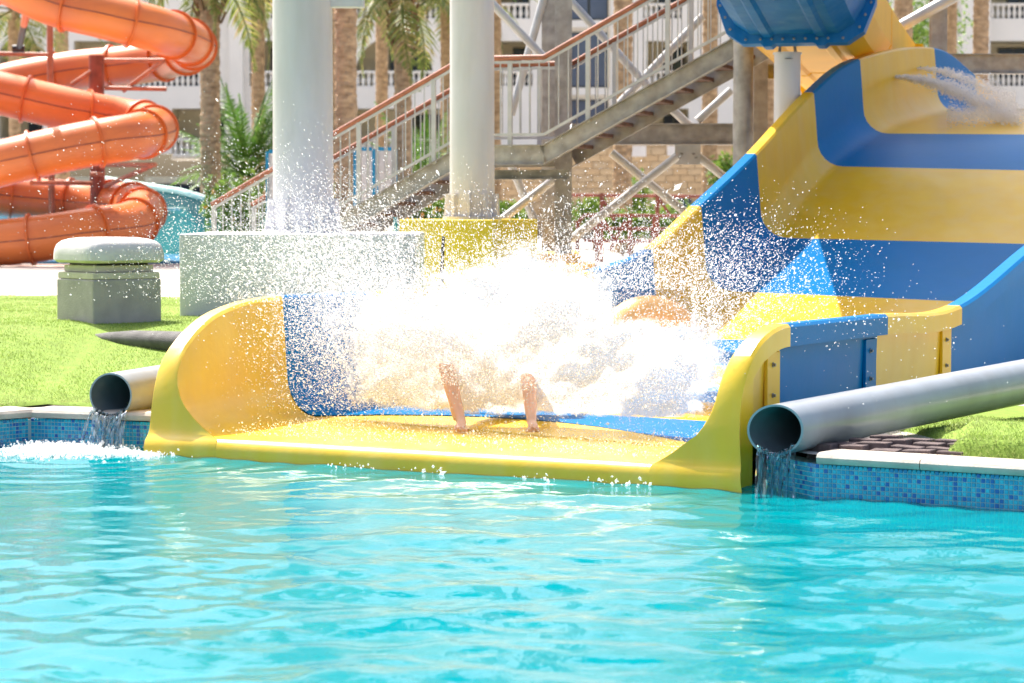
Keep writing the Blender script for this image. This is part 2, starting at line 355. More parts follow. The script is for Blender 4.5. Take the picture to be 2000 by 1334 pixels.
# water surface: real waves on a grid
nx, ny = 430, 470
X, Y = np.meshgrid(np.linspace(-6.2, 6.2, nx), np.linspace(5.2, 17.4, ny)); Z = np.zeros_like(X)
wr = np.random.default_rng(3)
for i in range(80):
    lam = .16 * math.exp(wr.uniform(0, 2.1)); th = wr.normal(math.pi / 2 + .1, .6); k = 2 * math.pi / lam; a = .0030 * lam * wr.uniform(.4, 1.1)
    ph = wr.uniform(0, 6.28); wx = X * math.cos(th) + Y * math.sin(th)
    wob = .12 * np.sin(X * wr.uniform(.5, 1.6) + Y * wr.uniform(.3, 1) + wr.uniform(0, 6))
    Z += a * np.sin(k * (wx + wob) + ph)
amp = .85 + .5 * np.sin(X * .7 + 1.2) * np.sin(Y * .55 + .4)
Z *= amp * (.42 + 1.1 * np.clip((12.6 - Y) / 3.4, 0, 1))
# rings spreading from where the pipes pour in and the lip drips
for cx, cy, aa in ((-2.95, 16.25, .012), (1.62, 13.75, .006)):
    r = np.hypot(X - cx, Y - cy); Z += aa * np.sin(r * 22) * np.exp(-r * 1.1)
ii = np.arange(nx * ny).reshape(ny, nx)
fc = np.stack([ii[:-1, :-1], ii[:-1, 1:], ii[1:, 1:], ii[1:, :-1]], -1).reshape(-1, 4)
wo = np_mesh('water', np.stack([X, Y, Z], -1).reshape(-1, 3), fc, 'water', smooth=True); tag(wo, kind='structure')
for nm, x0, x1, y0, y1 in (('water', -14, -6.2, 2.9, 17.4), ('water', 6.2, 14, 2.9, 17.4), ('water', -6.2, 6.2, 2.9, 5.2)):
    mb = MB(); mb.grid([[(x0, y0, 0), (x1, y0, 0)], [(x0, y1, 0), (x1, y1, 0)]]); tag(mb.build('water', 'water'), kind='structure')

# ------------------------------------------------------------------ main slide
AX = Vector((.487, .873, 0)); L0 = Vector((-2.52, 16.38, 0)); R0 = Vector((1.39, 14.2, 0))
sL = [None, None, 2.9, 4.2, 5.5, 6.75]; zL = [1.03, 1.035, 1.03, 1.03, 1.03, 1.11]
lrim = [L0 + Vector((.06, 0, 1.03)), P(552, 578, 17.8)]
for s, z in zip(sL[2:], zL[2:]): lrim.append(L0 + AX * s + Vector((0, 0, z)))
for px, py, D in ((1275, 487, 23.4), (1370, 402, 24.4), (1478, 300, 25.6), (1590, 180, 27.05), (1680, 115, 28.3), (1825, 93, 30.6), (1905, 145, 32.3), (1978, 218, 34.0)):
    lrim.append(P(px, py, D))
lrim.append(lrim[-1] + Vector((1.0, 2.0, -.9)))
sR = [0, .71, 2.45, 4.03, 5.95, 7.4, 8.8, 10.2, 11.6, 13.1, 14.6, 17.0, 18.9, 20.8, 23]
zR = [.97, .97, .965, .97, 1.39, 1.65, 1.82, 1.98, 2.34, 2.95, 3.4, 3.75, 3.5, 3.05, 2.3]
rrim = [R0 + AX * s + Vector((0, 0, z)) for s, z in zip(sR, zR)]
fL = [.13, .16, .17, .17, .17, .25, .42, .85, 1.38, 2.17, 2.58, 2.92, 2.75, 2.3, 1.5]
fR = [.12, .15, .15, .15, .17, .25, .42, .72, 1.30, 2.07, 2.52, 2.88, 2.7, 2.25, 1.45]
def section(L, Rr, zf0, zf1, rwi=0., drop0=.14, fil=.30, low=None, bulge=0.):
    """closed loop: left flange, rim, wall, fillet, floor, and back underneath"""
    ez = Vector((0, 0, 1)); rw = .14; lean = .05
    d = Vector((Rr.x - L.x, Rr.y - L.y, 0)); w = d.length; d.normalize(); o0 = Vector((L.x, L.y, 0))
    pts = []
    def at(u, z): pts.append(o0 + d * u + ez * z)
    zl, zr = L.z, Rr.z
    hl = max(zl - zf0, .001); hr = max(zr - zf1, .001)
    b = min(.02, hl * .3); fl = min(fil, hl * .75); fr = min(fil, hr * .75)
    def half(zrim, zf, f, sgn, u_in, low):
        # u_in: inner rim edge; outward is -sgn
        q = []
        fb = (zrim - drop0) if low is None else low
        q.append((u_in - sgn * rw, fb)); q.append((u_in - sgn * rw, zrim - b)); q.append((u_in - sgn * (rw - b), zrim))
        q.append((u_in + sgn * (rwi - b), zrim)); q.append((u_in + sgn * rwi, zrim - b))
        ub = u_in + sgn * (rwi + lean * min(1, (zrim - zf)))
        q.append(((u_in + sgn * rwi + ub) / 2, (zrim + zf + f) / 2))
        for k in range(7):
            a = k / 6 * math.pi / 2
            q.append((ub + sgn * f * (1 - math.cos(a)), zf + f * (1 - math.sin(a))))
        return q
    ql = half(zl, zf0, fl, 1, 0, low); qr = half(zr, zf1, fr, -1, w - rw, low)
    for u, z in ql: at(u, z)
    ua, ub = ql[-1][0], qr[-1][0]
    for k in range(1, 10): t = k / 10; at(ua + (ub - ua) * t, zf0 + (zf1 - zf0) * t); pts[-1] += AX * (bulge * math.sin(math.pi * t ** .8))
    for u, z in reversed(qr): at(u, z)
    fbl, fbr = ql[0][1], qr[0][1]
    zu0, zu1 = min(zf0 + .12, zl - .04), min(zf1 + .12, zr - .04)
    at(w - .08, min(fbr, zr - .03)); at(w - .10, zu1); at(w - .28, zf1 - .06); at(.14, zf0 - .06); at(-.04, zu0); at(-.06, min(fbl, zl - .03))
    return pts
def sec_q(q):
    return section(crom(lrim, q), crom(rrim, q), crom(fL, q), crom(fR, q), bulge=.85 * max(0, 2 - q))
slide = empty('water_slide', (-.5, 15.4, 0), 'wide blue and yellow chequered water slide ending in the pool', 'water slide')
def child(o, p):
    o.parent = p; o.matrix_parent_inverse = Matrix.Translation(-Vector(p.location)) if p.rotation_euler.z == 0 else p.matrix_world.inverted(); return o
def loft(rows, name, m, parent, smooth=32, caps=True):
    mb = MB(); mb.grid(rows, True); k = len(rows[0])
    if caps: mb.f += [tuple(range(k)), tuple(range(len(rows) * k - 1, (len(rows) - 1) * k - 1, -1))]
    return child(mb.build(name, m, None, smooth=smooth), parent)
# lip panel
lip_st = [(-.03, 0.0, -.06, -.08), (-.03, .055, .05, -.08), (-.018, .098, .094, -.08), (.0, .124, .116, -.08), (.012, .15, .124, -.08), (.018, .18, .128, -.08), (.024, .22, .13, -.08), (.030, .27, .13, -.08), (.038, .33, .13, -.08), (.047, .40, .13, -.08), (.060, .48, .13, -.08), (.077, .56, .13, -.08), (.10, .64, .131, -.08), (.13, .715, .131, -.08), (.165, .78, .132, -.08),
          (.19, .815, .132, -.08), (.20, .825, .132, None), (.235, .86, .133, None), (.28, .895, .134, None), (.335, .925, .136, None), (.40, .95, .138, None), (.47, .972, .14, None), (.55, .988, .145, None), (.63, .997, .148, None), (.71, 1.0, .15, None)]
rows = []; PR = Vector((AX.y, -AX.x, 0))
for i, (s, fz, zf, low) in enumerate(lip_st):
    sl = s * 1.65 / .71 if s > .2 else s * (1.3 + 1.02 * smooth01(s / .2))
    Lp = L0 + AX * sl + PR * (.14 * (1 - smooth01(sl / 1.65))); Lp.z = fz * (1.03 if fz > .3 else 1)
    if i == len(lip_st) - 1: Lp = crom(lrim, 1)
    Rp = R0 + AX * s - PR * (.09 * math.sin(math.pi * min(1, fz)) ** 1.0 * .6); Rp.z = fz * (.97 if fz > .3 else 1)
    if i == len(lip_st) - 1: Rp = crom(rrim, 1)
    rows.append(section(Lp, Rp, zf, zf, rwi=.40 * max(0, 1 - max(0, Lp.z - .12) / .5) ** 2.2 + .07 * (1 - min(1, fz)), low=low, fil=.30, bulge=.85 * (i / (len(lip_st) - 1)) ** 3))
loft(rows, 'slide_panel', 'yellow_wet', slide)['label'] = 'yellow lip panel with rounded side walls at the water'
cols_ = ['blue', 'yellow']
for k in range(1, 14):
    loft([sec_q(k + i / 10) for i in range(11)], 'slide_panel', cols_[(k - 1) % 2], slide, caps=(k == 13))
# vertical joint ribs and bolts on the outer face of the right wall
def right_out(s, z, off=0.0):
    p = R0 + AX * s; n = Vector((AX.y, -AX.x, 0)); p = p + n * (-.10 + off); return Vector((p.x, p.y, z))
bolt_me = MB().lathe((0, 0, 0), [(.016, 0), (.016, .006), (.010, .008), (.010, .020), (.004, .022)], 8).mesh('bolt', 30); bolt_me.materials.append(M['bolt'])
def bolt(p, parent):
    n = Vector((AX.y, -AX.x, 0)); o = bpy.data.objects.new('bolt', bolt_me); col.objects.link(o); o.location = p; o.rotation_euler = n.to_track_quat('Z', 'Y').to_euler(); child(o, parent); return o
for s0, colr in ((.60, 'yellow'), (2.30, 'blue'), (3.88, 'yellow')):
    mb = MB(); a, b = right_out(s0, .22, .025), right_out(s0, .80, .025)
    mb.beam(a, b, .20, .024, up=(AX.y, -AX.x, 0)); child(mb.build('joint_flange', colr, None, bevel=.004), slide)
    for z in (.34, .53, .72): bolt(right_out(s0 - .02, z, .037), slide)
# water nozzles in the left wall
for px, py, D, r in ((1741, 150, 29.35, .035), (1789, 133, 30.1, .025)):
    p = P(px, py, D); mb = MB(); mb.tube([p + Vector((-.12, .02, .0)), p + Vector((.06, -.02, 0))], r, 10); child(mb.build('water_nozzle', 'dark', None, smooth=40), slide)

# ------------------------------------------------------------------ upper flume
fl_pts = [Vector((-3.4, 23.6, 5.9)), Vector((-1.0, 22.0, 5.3)), Vector((1.0, 22.1, 4.75)), Vector((2.35, 24.2, 4.22)), P(1556, 73, 26.9), Vector((4.02, 30.4, 3.42)), Vector((4.95, 34.0, 3.2)), Vector((6.0, 37.6, 3.0))]
def trough(q, grow=0., thin=.04):
    p = crom(fl_pts, q); t = (crom(fl_pts, min(q + .05, len(fl_pts) - 1)) - crom(fl_pts, q - .05)).normalized()
    x = t.cross(Vector((0, 0, 1))).normalized(); z = x.cross(t).normalized(); z = z if z.z > 0 else -z
    g_ = grow; hw, hh, c = .79 + g_, .80 + g_ * 0, .34
    out = [(-hw, hh), (-hw, c), (-hw + .12, .12 - g_), (-hw + .30, 0 - g_), (-.38, 0 - g_), (-.34, -.035 - g_), (-.26, -.035 - g_), (-.22, -g_), (.22, -g_), (.26, -.035 - g_), (.34, -.035 - g_), (.38, -g_), (hw - .30, -g_), (hw - .12, .12 - g_), (hw, c), (hw, hh)]
    inn = [(hw - thin - g_, hh), (hw - thin - g_, c), (hw - .16 - g_, .17), (hw - .34 - g_, .05), (0, .05), (-hw + .34 + g_, .05), (-hw + .16 + g_, .17), (-hw + thin + g_, c), (-hw + thin + g_, hh)]
    return [p + x * a + z * b for a, b in out + inn]
flume = empty('overhead_flume', fl_pts[4], 'blue and yellow flume crossing overhead on a pale post', 'water slide')
JQ = [0, 1, 2, 3, 4, 5, 6, 7]
for k in range(7):
    c = 'blue_under' if k in (3, 1) else 'yellow_under'
    loft([trough(k + .012 + i * .976 / 6) for i in range(7)], 'flume_panel', c, flume, smooth=25)
    if k and k != 5:
        loft([trough(k - .055, .10), trough(k + .0, .10)], 'joint_flange', 'blue_under' if k in (2, 4) else 'yellow_under', flume, smooth=25)
def flange_bolts(q):
    pts = trough(q, .055)[:16]; segs = list(zip(pts, pts[1:])); t = (crom(fl_pts, q - .05) - crom(fl_pts, q)).normalized()
    poly = [pts[0].lerp(pts[1], .2)] + pts[1:5] + pts[11:16]; acc = []
    for a, b in zip(poly, poly[1:]):
        n = max(1, int((b - a).length / .11))
        for i in range(n): acc.append(a.lerp(b, i / n))
    for p in acc:
        o = bpy.data.objects.new('bolt', bolt_me); col.objects.link(o); o.location = p + t * .02; o.rotation_euler = t.to_track_quat('Z', 'Y').to_euler(); child(o, flume)
flange_bolts(4 - .055)
# pale post carrying the flume
pp = P(1538, 82, 27.15)
post = empty('flume_post', (pp.x, pp.y, .66), 'pale round post under the overhead flume joint', 'post')
child(MB().lathe((pp.x, pp.y, 0), [(.15, .62), (.15, pp.z - .14), (.165, pp.z - .14), (.165, pp.z - .12), (.0, pp.z - .12)], 24, False).build('pole', 'white_paint', None, smooth=40), post)
for dx in (-.09, .09):
    child(MB().beam((pp.x + dx, pp.y, pp.z - .12), (pp.x + dx * .8, pp.y, pp.z + .10), .05, .03).build('bracket', 'steel', None), post)
sad = []
for i in range(9):
    a = (i / 8 - .5) * 1.0; sad.append((pp.x + a, pp.y, pp.z + .06 + .10 * (a * 2) ** 2))
mb = MB(); mb.grid([[(x, y - .12, z) for x, y, z in sad], [(x, y + .12, z) for x, y, z in sad], [(x, y + .12, z + .035) for x, y, z in sad], [(x, y - .12, z + .035) for x, y, z in sad], [(x, y - .12, z) for x, y, z in sad]])
child(mb.build('saddle', 'white_paint', None, smooth=40), post)
child(MB().lathe((pp.x + .0, pp.y - .150, pp.z - .20), [(.045, 0), (.045, .004)], 12).build('hole_cover', 'dark', None), post).rotation_euler = (0, 0, 0)

# ------------------------------------------------------------------ columns and plinths
def column(name, pxl, pxr, D, zb, ztop, label, fin_h, fin_r, nf=8, phase=0):
    c = P((pxl + pxr) / 2, 300, D); r = (pxr - pxl) / 2 * D / FPX
    e = empty(name, (c.x, c.y, zb), label, 'column')
    child(MB().lathe((c.x, c.y, 0), [(r * 1.02, zb), (r, zb + 2), (r * .97, ztop)], 48).build('shaft', 'white_paint', None, smooth=40), e)
    child(MB().lathe((c.x, c.y, 0), [(fin_r, zb), (fin_r, zb + .03)], 32).build('base_plate', 'white_paint', None, smooth=30), e)
    for k in range(nf):
        a = phase + k * 2 * math.pi / nf; d = Vector((math.cos(a), math.sin(a), 0)); s = Vector((-d.y, d.x, 0)) * .012
        b = Vector((c.x, c.y, zb + .032)); mb = MB()
        prof = [(r * .98, 0), (fin_r * .97, 0), (fin_r * .95, .05), (r * 1.06 + .04, fin_h), (r * .98, fin_h)]
        mb.grid([[b + d * q + Vector((0, 0, z)) + s for q, z in prof], [b + d * q + Vector((0, 0, z)) - s for q, z in prof]], True)
        n = len(prof); mb.f += [tuple(range(n)), tuple(range(2 * n - 1, n - 1, -1))]
        child(mb.build('gusset', 'white_paint', None), e)
    return e, c, r
zt1 = P(580, 457, 22.0).z
b1 = MB(); xa, xb = P(350, 457, 22.0).x, P(812, 457, 22.0).x
b1.box(((xa + xb) / 2, 23.1, (zt1 + .3) / 2), (xb - xa, 2.2, zt1 - .3), 0)
tag(b1.build('concrete_plinth', 'concrete_top', None, bevel=.012), 'large pale grey concrete block under the thick column', 'plinth')
e1, c1, r1 = column('support_column', 534, 650, 23.2, zt1, 11, 'thick pale grey round column on the grey block', .30, .40, 8, .35)
mb = MB(); mb.box((c1.x + r1 + .14, c1.y, P(660, 5, 23.2).z), (.34, .16, .10)); child(mb.build('arm', 'white_paint', None, bevel=.01), e1)
zt2 = P(900, 429, 25.0).z
mb = MB(); pl = [P(780, 429, 25.6), P(962, 429, 24.9), P(1050, 429, 25.6), P(1010, 429, 27.0), P(800, 429, 27.0)]
rw = [[Vector((p.x, p.y, .4)) for p in pl], [Vector((p.x, p.y, zt2)) for p in pl]]
mb.grid(rw, True); mb.f += [(0, 1, 2, 3, 4), (9, 8, 7, 6, 5)]
tag(mb.build('yellow_plinth', mat('yellow_paint', (.80, .56, .01), .5, .08, 3, .08, 30), None, bevel=.01), 'bright yellow angular base under the thinner column', 'plinth')
column('support_column', 879, 965, 25.9, zt2, 11, 'thinner pale grey round column on the yellow base', .245, .32, 10, .2)

# ------------------------------------------------------------------ staircase
e_s = Vector((.956, -.292, 0)); n_s = Vector((.292, .956, 0)); WID = 1.3; SLO = .53
A0 = P(905, 290, 29.8); A0.z = 2.46
ST = empty('staircase', (A0.x, A0.y, .66), 'steel staircase with brown handrails rising to the right behind the columns', 'staircase')
LAND, UP, DN = 1.05, 2.55, 3.42
def sp(u, w, z): v = A0 + e_s * u + n_s * w; v.z = z; return v
def zline(u):
    if u < 0: return 2.46 + u * SLO
    if u < LAND: return 2.46
    return 2.46 + (u - LAND) * SLO
U0, U1 = -DN, LAND + UP
for w in (0, WID):
    mb = MB(); hh = .24
    for ua, ub in ((U0, 0), (0, LAND), (LAND, U1)):
        mb.beam(sp(ua, w, zline(ua) - hh / 2 + .02), sp(ub, w, zline(ub) - hh / 2 + .02), .012, hh)
        for dz in (hh / 2, -hh / 2):
            off = -.035 if w == 0 else .035
            mb.beam(sp(ua, w + off, zline(ua) - hh / 2 + .02 + dz), sp(ub, w + off, zline(ub) - hh / 2 + .02 + dz), .075, .012)
    child(mb.build('stringer', 'steel', None), ST)
    for ua, ub in ((U0, 0), (0, LAND), (LAND, U1)):
        child(MB().tube([sp(ua, w, zline(ua) + 1.1), sp(ub, w, zline(ub) + 1.1)], .034, 10).build('handrail', 'rail', None, smooth=40), ST)
        child(MB().beam(sp(ua, w, zline(ua) + 1.045), sp(ub, w, zline(ub) + 1.045), .03, .03).build('top_bar', 'tube_steel', None), ST)
        child(MB().beam(sp(ua, w, zline(ua) + .15), sp(ub, w, zline(ub) + .15), .03, .035).build('bottom_bar', 'tube_steel', None), ST)
bar_me = MB().beam((0, 0, .17), (0, 0, 1.03), .013, .013).mesh('baluster'); bar_me.materials.append(M['tube_steel'])
pst_me = MB().beam((0, 0, 0), (0, 0, 1.06), .055, .04).mesh('post'); pst_me.materials.append(M['tube_steel'])
for w in (0, WID):
    u = U0 + .03; i = 0
    while u < U1:
        big = i % 8 == 0
        o = bpy.data.objects.new('post' if big else 'baluster', pst_me if big else bar_me); col.objects.link(o)
        o.location = sp(u, w, zline(u)); o.rotation_euler.z = math.atan2(e_s.y, e_s.x); child(o, ST); u += .125; i += 1
tr_me = MB().box((0, 0, 0), (.27, WID - .06, .05)).add([], []).mesh('tread', bevel=.006); tr_me.materials.append(M['tread'])
run = .262
for k in range(int(DN / run)):
    o = bpy.data.objects.new('tread', tr_me); col.objects.link(o); u = -(k + .6) * run; o.location = sp(u, WID / 2, zline(u) - .06); o.rotation_euler.z = math.atan2(e_s.y, e_s.x); child(o, ST)
for k in range(int(UP / run)):
    o = bpy.data.objects.new('tread', tr_me); col.objects.link(o); u = LAND + (k + .6) * run; o.location = sp(u, WID / 2, zline(u) - .06); o.rotation_euler.z = math.atan2(e_s.y, e_s.x); child(o, ST)
for k in range(7):
    mb = MB(); mb.box((0, 0, 0), (.142, WID - .06, .035)); o = mb.build('deck_board', 'tread', None, bevel=.004); o.location = sp((k + .5) * .15, WID / 2, 2.44); o.rotation_euler.z = math.atan2(e_s.y, e_s.x); child(o, ST)
child(MB().ibeam(sp(-.1, .25, 2.12), sp(LAND + .25, .25, 2.12), .12, .12).build('landing_beam', 'steel_brown', None), ST)

# ------------------------------------------------------------------ steel frame of the tower
FR = empty('steel_frame', (P(1100, 300, 30.5).x, 30.5, .66), 'grey steel tower frame of posts, beams and diagonal tube braces', 'steel frame')
def vcol(px, D, wpx, z0, z1, name='column'):
    c = P(px, 300, D); w = wpx * D / FPX
    child(MB().ibeam((c.x, c.y, z0), (c.x, c.y, z1), w, w, .018, up=(0, 1, 0)).build(name, 'steel', None), FR); return c
vcol(1100, 30.6, 33, .62, 12); vcol(1072, 32.3, 28, .62, 12)
cr = P(1451, 300, 28.35); child(MB().lathe((cr.x, cr.y, 0), [(.12, .5), (.12, 9)], 20).build('column', 'steel', None, smooth=40), FR)
vcol(1484, 31.0, 27, .5, 12); vcol(1830, 34.5, 30, .5, 12); vcol(1728, 36, 10, .5, 9)
def hb(p0, p1, D0, D1, h):
    child(MB().ibeam(P(*p0, D0), P(*p1, D1), .16, h).build('beam', 'steel', None), FR)
hb((1100, 262), (1480, 262), 31.6, 31.6, .28); hb((1845, 125), (2150, 125), 34.6, 34.6, .29); hb((1484, 140), (1560, 140), 31.4, 33, .2)
def brace(p0, p1, D, D2=None, r=.055):
    child(MB().tube([P(*p0, D), P(*p1, D2 or D)], r, 12).build('brace', 'tube_steel', None, smooth=40), FR)
for a in (((945, -10), (1062, 112), 31.6), ((1072, -40), (998, 225), 32.2), ((1112, 0), (1262, 165), 31.8), ((1372, 32), (1200, 212), 31.8), ((1194, 298), (1345, 420), 31.8),
          ((1322, 305), (1115, 468), 31.4), ((1363, 305), (1440, 366), 31.8), ((999, 325), (1046, 436), 32.4), ((1085, 348), (976, 432), 31.6), ((1362, 236), (1428, 176), 31.6), ((1262, 165), (1372, 270), 32)):
    brace(*a)
brace((1740, 62), (1905, -30), 34.2, None, .085)
q = P(1343, 302, 31.75); child(MB().box(q, (.34, .02, .26)).build('gusset_plate', 'tube_steel', None), FR)
for dx, dz in ((-.11, 0), (-.08, .05), (.11, 0), (.08, .05)):
    child(MB().lathe((0, 0, 0), [(.018, 0), (.018, .02)], 8).build('bolt', 'steel_brown', None), FR).location = (q.x + dx, q.y - .02, q.z - .05 + dz)
child(MB().box((3.07, 31.8, 12.0), (5.2, 9.0, .16)).build('unseen_shade_deck', 'steel_brown', None), FR)  # deck added above the view to cast shade on the upper slide
# yellow footings of the frame
def footing(px0, px1, py, D, lab, dpt=.7):
    a, b = P(px0, py, D), P(px1, py, D); mb = MB(); mb.box(((a.x + b.x) / 2, D + dpt / 2, (a.z + .3) / 2), (b.x - a.x, dpt, a.z - .3))
    return tag(mb.build('yellow_footing', 'yellow_under', None, bevel=.01), lab, 'footing', 'yellow footings under the steel posts')
footing(1052, 1136, 496, 30.2, 'small yellow footing carrying the twin steel posts', 2.6); footing(1040, 1163, 515, 28.6, 'low yellow step in front of the steel post footing', 1.2)

# ------------------------------------------------------------------ pipes and streams
def pipe(name, mouth, far, r, miter, label):
    m, f = Vector(mouth), Vector(far); d = (f - m).normalized(); x = d.cross(Vector((0, 0, 1))).normalized(); y = x.cross(d); n = 40
    nrm = Vector(miter).normalized()
    def ring(c, rad, cut):
        out = []
        for k in range(n):
            a = 2 * math.pi * k / n; p = c + (x * math.cos(a) + y * math.sin(a)) * rad
            if cut: p = p - d * ((p - m).dot(nrm) / d.dot(nrm))
            out.append(p)
        return out
    e = empty(name, m, label, 'pipe')
    mb = MB(); mb.grid([ring(f, r, 0), ring(m.lerp(f, .5), r, 0), ring(m, r, 1), ring(m, r - .012, 1)], True); child(mb.build('pipe_wall', 'pipe', None, smooth=35), e)
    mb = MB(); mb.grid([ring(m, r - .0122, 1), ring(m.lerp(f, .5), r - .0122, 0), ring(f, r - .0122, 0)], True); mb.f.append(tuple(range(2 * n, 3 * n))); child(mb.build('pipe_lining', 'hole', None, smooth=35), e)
    return m, d
mr, dr = pipe('drain_pipe', P(1514, 840, 14.02), P(2000, 745, 16.3) + (P(2000, 745, 16.3) - P(1514, 840, 14.02)) * .6, .152, (.28, 1, 0), 'grey plastic pipe pouring into the pool right of the slide lip')
ml, dl = pipe('drain_pipe', P(216, 772, 16.75), P(216, 772, 16.75) + Vector((1.3, 2.0, .12)), .158, (.30, 1, 0), 'grey plastic pipe pouring into the pool left of the slide lip')
c_ = (mr + (P(2000, 745, 16.3) - mr) * .98)
def stream(mouth, r, flow, label, n=26, seed=1, spread=1., m='stream'):
    rr = random.Random(seed); mb = MB()
    for i in range(n):
        t = (i + .5) / n * 2 - 1; x0 = t * r * .78; w = rr.uniform(.004, .013); v = rr.uniform(.42, .62) * flow; z0 = -r * .9 + abs(t) ** 2 * r * .35
        ang = rr.uniform(-.1, .1) * spread; pts = []; rad = []
        for k in range(9):
            tt = k / 8 * rr.uniform(.95, 1.05) * .29
            z = mouth.z + z0 - 4.9 * tt * tt
            if z < -.03: z = -.03
            pts.append(mouth + Vector((x0 + ang * tt * 2 - flow * .12 * tt, -v * tt - .005, 0))); pts[-1].z = z; rad.append(w * (1 + .5 * math.sin(k * 1.7 + i)) * (1 - .03 * k))
        mb.tube(pts, rad, 6)
    # thin curtain between the strands
    rws = []
    for k in range(14):
        tt = k / 13 * .27; row = []
        for i in range(25):
            t = i / 24 * 2 - 1; z = mouth.z - r * .9 + t * t * r * .35 - 4.9 * tt * tt
            row.append(mouth + Vector((t * r * .8 + .012 * math.sin(i * 1.9 + k * .4), -.5 * flow * tt - .004 + .010 * math.sin(i * 2.3 + k * .9), 0))); row[-1].z = max(z, -.03)
        rws.append(row)
    mb.grid(rws)
    return tag(mb.build('falling_water', m, None, smooth=60), label, 'water', kind='stuff')
stream(ml + Vector((0, 0, .0)), .15, 1.3, 'bright water falling from the left pipe', 9, 2, 1., 'stream_white')
stream(mr, .145, .7, 'clear water falling from the right pipe', 9, 5)

# ------------------------------------------------------------------ lamp pillar, rolled turf, bricks
zb = P(218, 645, 20.5).z; pc = P(213, 600, 20.9)
PIL = empty('garden_pillar', (pc.x, pc.y, zb), 'squat concrete pillar with a rounded pale cap on the lawn', 'pillar'); prz = R(-52)
def sq(w, z0, z1, m, name, bev=.01):
    mb = MB(); mb.box((0, 0, (z0 + z1) / 2), (w, w, z1 - z0)); o = mb.build(name, m, PIL, bevel=bev); o.rotation_euler.z = prz + R(0); return o
sq(.67, -.15, .435, 'pillar', 'body', .012); sq(.655, .437, .495, 'pillar_pale', 'band', .008); sq(.57, .497, .555, 'pillar_pale', 'neck', .005); sq(.50, .557, .575, 'dark', 'gap', .002)
cap = []
for f, z in ((.92, .577), (1.0, .60), (1.0, .645), (.985, .69), (.94, .735), (.86, .765), (.72, .785), (.5, .797), (.2, .80)):
    row = []
    for k in range(40):
        a = 2 * math.pi * k / 40; c, s = math.cos(a), math.sin(a); p = 8; rr_ = (abs(c) ** p + abs(s) ** p) ** (-1 / p)
        row.append((.385 * f * rr_ * c, .385 * f * rr_ * s, z))
    cap.append(row)
mb = MB(); mb.grid(cap, True); mb.f += [tuple(range(39, -1, -1)), tuple(range(8 * 40, 9 * 40))]; o = mb.build('cap', 'lampcap', PIL, smooth=50); o.rotation_euler.z = prz
o = MB().lathe((.02, -.05, .797), [(.045, 0), (.04, .006)], 16).build('cap_plug', 'pillar', PIL)
# rolled back turf: dark cone-shaped roll
a, b = G(160, 652, .60), G(420, 690, .50)
a = P(160, 652, 20.1); b = P(345, 660, 19.2)
pts = [a.lerp(b, t) for t in (0, .12, .3, .6, 1, 1.6)]; rd = [.012, .045, .08, .11, .125, .135]
mb = MB(); mb.tube([p + Vector((0, 0, -.02)) for p in pts], rd, 24)
zc_ = [p.z for p in pts]; mb.v = [(x + .02 * mnoise.noise((x * 6, y * 6, z * 6)), y, z - .35 * (z - .60) * (z > .60) + .025 * mnoise.noise((x * 4, y * 4, z * 4))) for x, y, z in mb.v]
tag(mb.build('turf_roll', 'mat_back', None, smooth=50), 'dark rolled back edge of turf in front of the concrete pillar', 'turf roll')
a2, b2 = P(85, 628, 21.0), P(112, 634, 20.6)
BR = empty('brick_edging', P(1700, 870, 14.2), 'row of worn reddish bricks between grey pipe and coping', 'bricks')
br_me = MB().box((0, 0, 0), (.19, .10, .085)).mesh('brick', bevel=.008); br_me.materials.append(M['brick'])
for r_ in range(4):
    for k in range(5):
        o = bpy.data.objects.new('brick', br_me); col.objects.link(o)
        p = Vector((1.98, 14.02, .262)).lerp(Vector((3.5, 13.15, .262)), 0); dd = Vector((1.12, -.68, 0)).normalized(); nn = Vector((.68, 1.12, 0)).normalized()
        p = Vector((1.83, 14.17, .30)) + dd * (.205 * k + .09 * r_) + nn * (.06 + .115 * r_) ; p.z = .236 + .012 * r_ + random.uniform(-.008, .008); o.scale = (random.uniform(.82, 1), 1, random.uniform(.8, 1.1))
        o.location = p; o.rotation_euler = (random.uniform(-.05, .05), random.uniform(-.05, .05), math.atan2(dd.y, dd.x) + random.uniform(-.06, .06)); child(o, BR)

# ------------------------------------------------------------------ lawns
def blades(n, sampler, hz, h, w, name, label, m):
    V = np.zeros((n, 3, 3)); pts = np.array([sampler() for _ in range(n)])
    ang = rng.uniform(0, 2 * math.pi, n); hh = h * rng.uniform(.6, 1.25, n); ww = w * rng.uniform(.7, 1.3, n)
    lean = rng.normal(0, .45, (n, 2)) * hh[:, None]
    dx, dy = np.cos(ang) * ww / 2, np.sin(ang) * ww / 2
    V[:, 0] = pts; V[:, 1] = pts; V[:, 2] = pts
    V[:, 0, 0] -= dx; V[:, 0, 1] -= dy; V[:, 1, 0] += dx; V[:, 1, 1] += dy
    V[:, 2, 0] += lean[:, 0]; V[:, 2, 1] += lean[:, 1]; V[:, 2, 2] += hh
    o = np_mesh(name, V.reshape(-1, 3), np.arange(n * 3).reshape(n, 3), m)
    return tag(o, label, 'grass', kind='stuff')
def lawn_z(x, y):
    z = ground_z(x, y) + .018 + .02 * mnoise.noise((x * .9, y * .7, 0)) + .012 * mnoise.noise((x * 3, y * 2, 4))
    return z + .025
lx = [-12 + .2 * i for i in range(66)]
def lawn_far(x): return 27.0 + .3 * math.sin(x * 2.1)
def lawn_y(x, t): return (edge_y(x) + (.36 if x < -3.3 else .27)) * (1 - t) + lawn_far(x) * t
rws = []
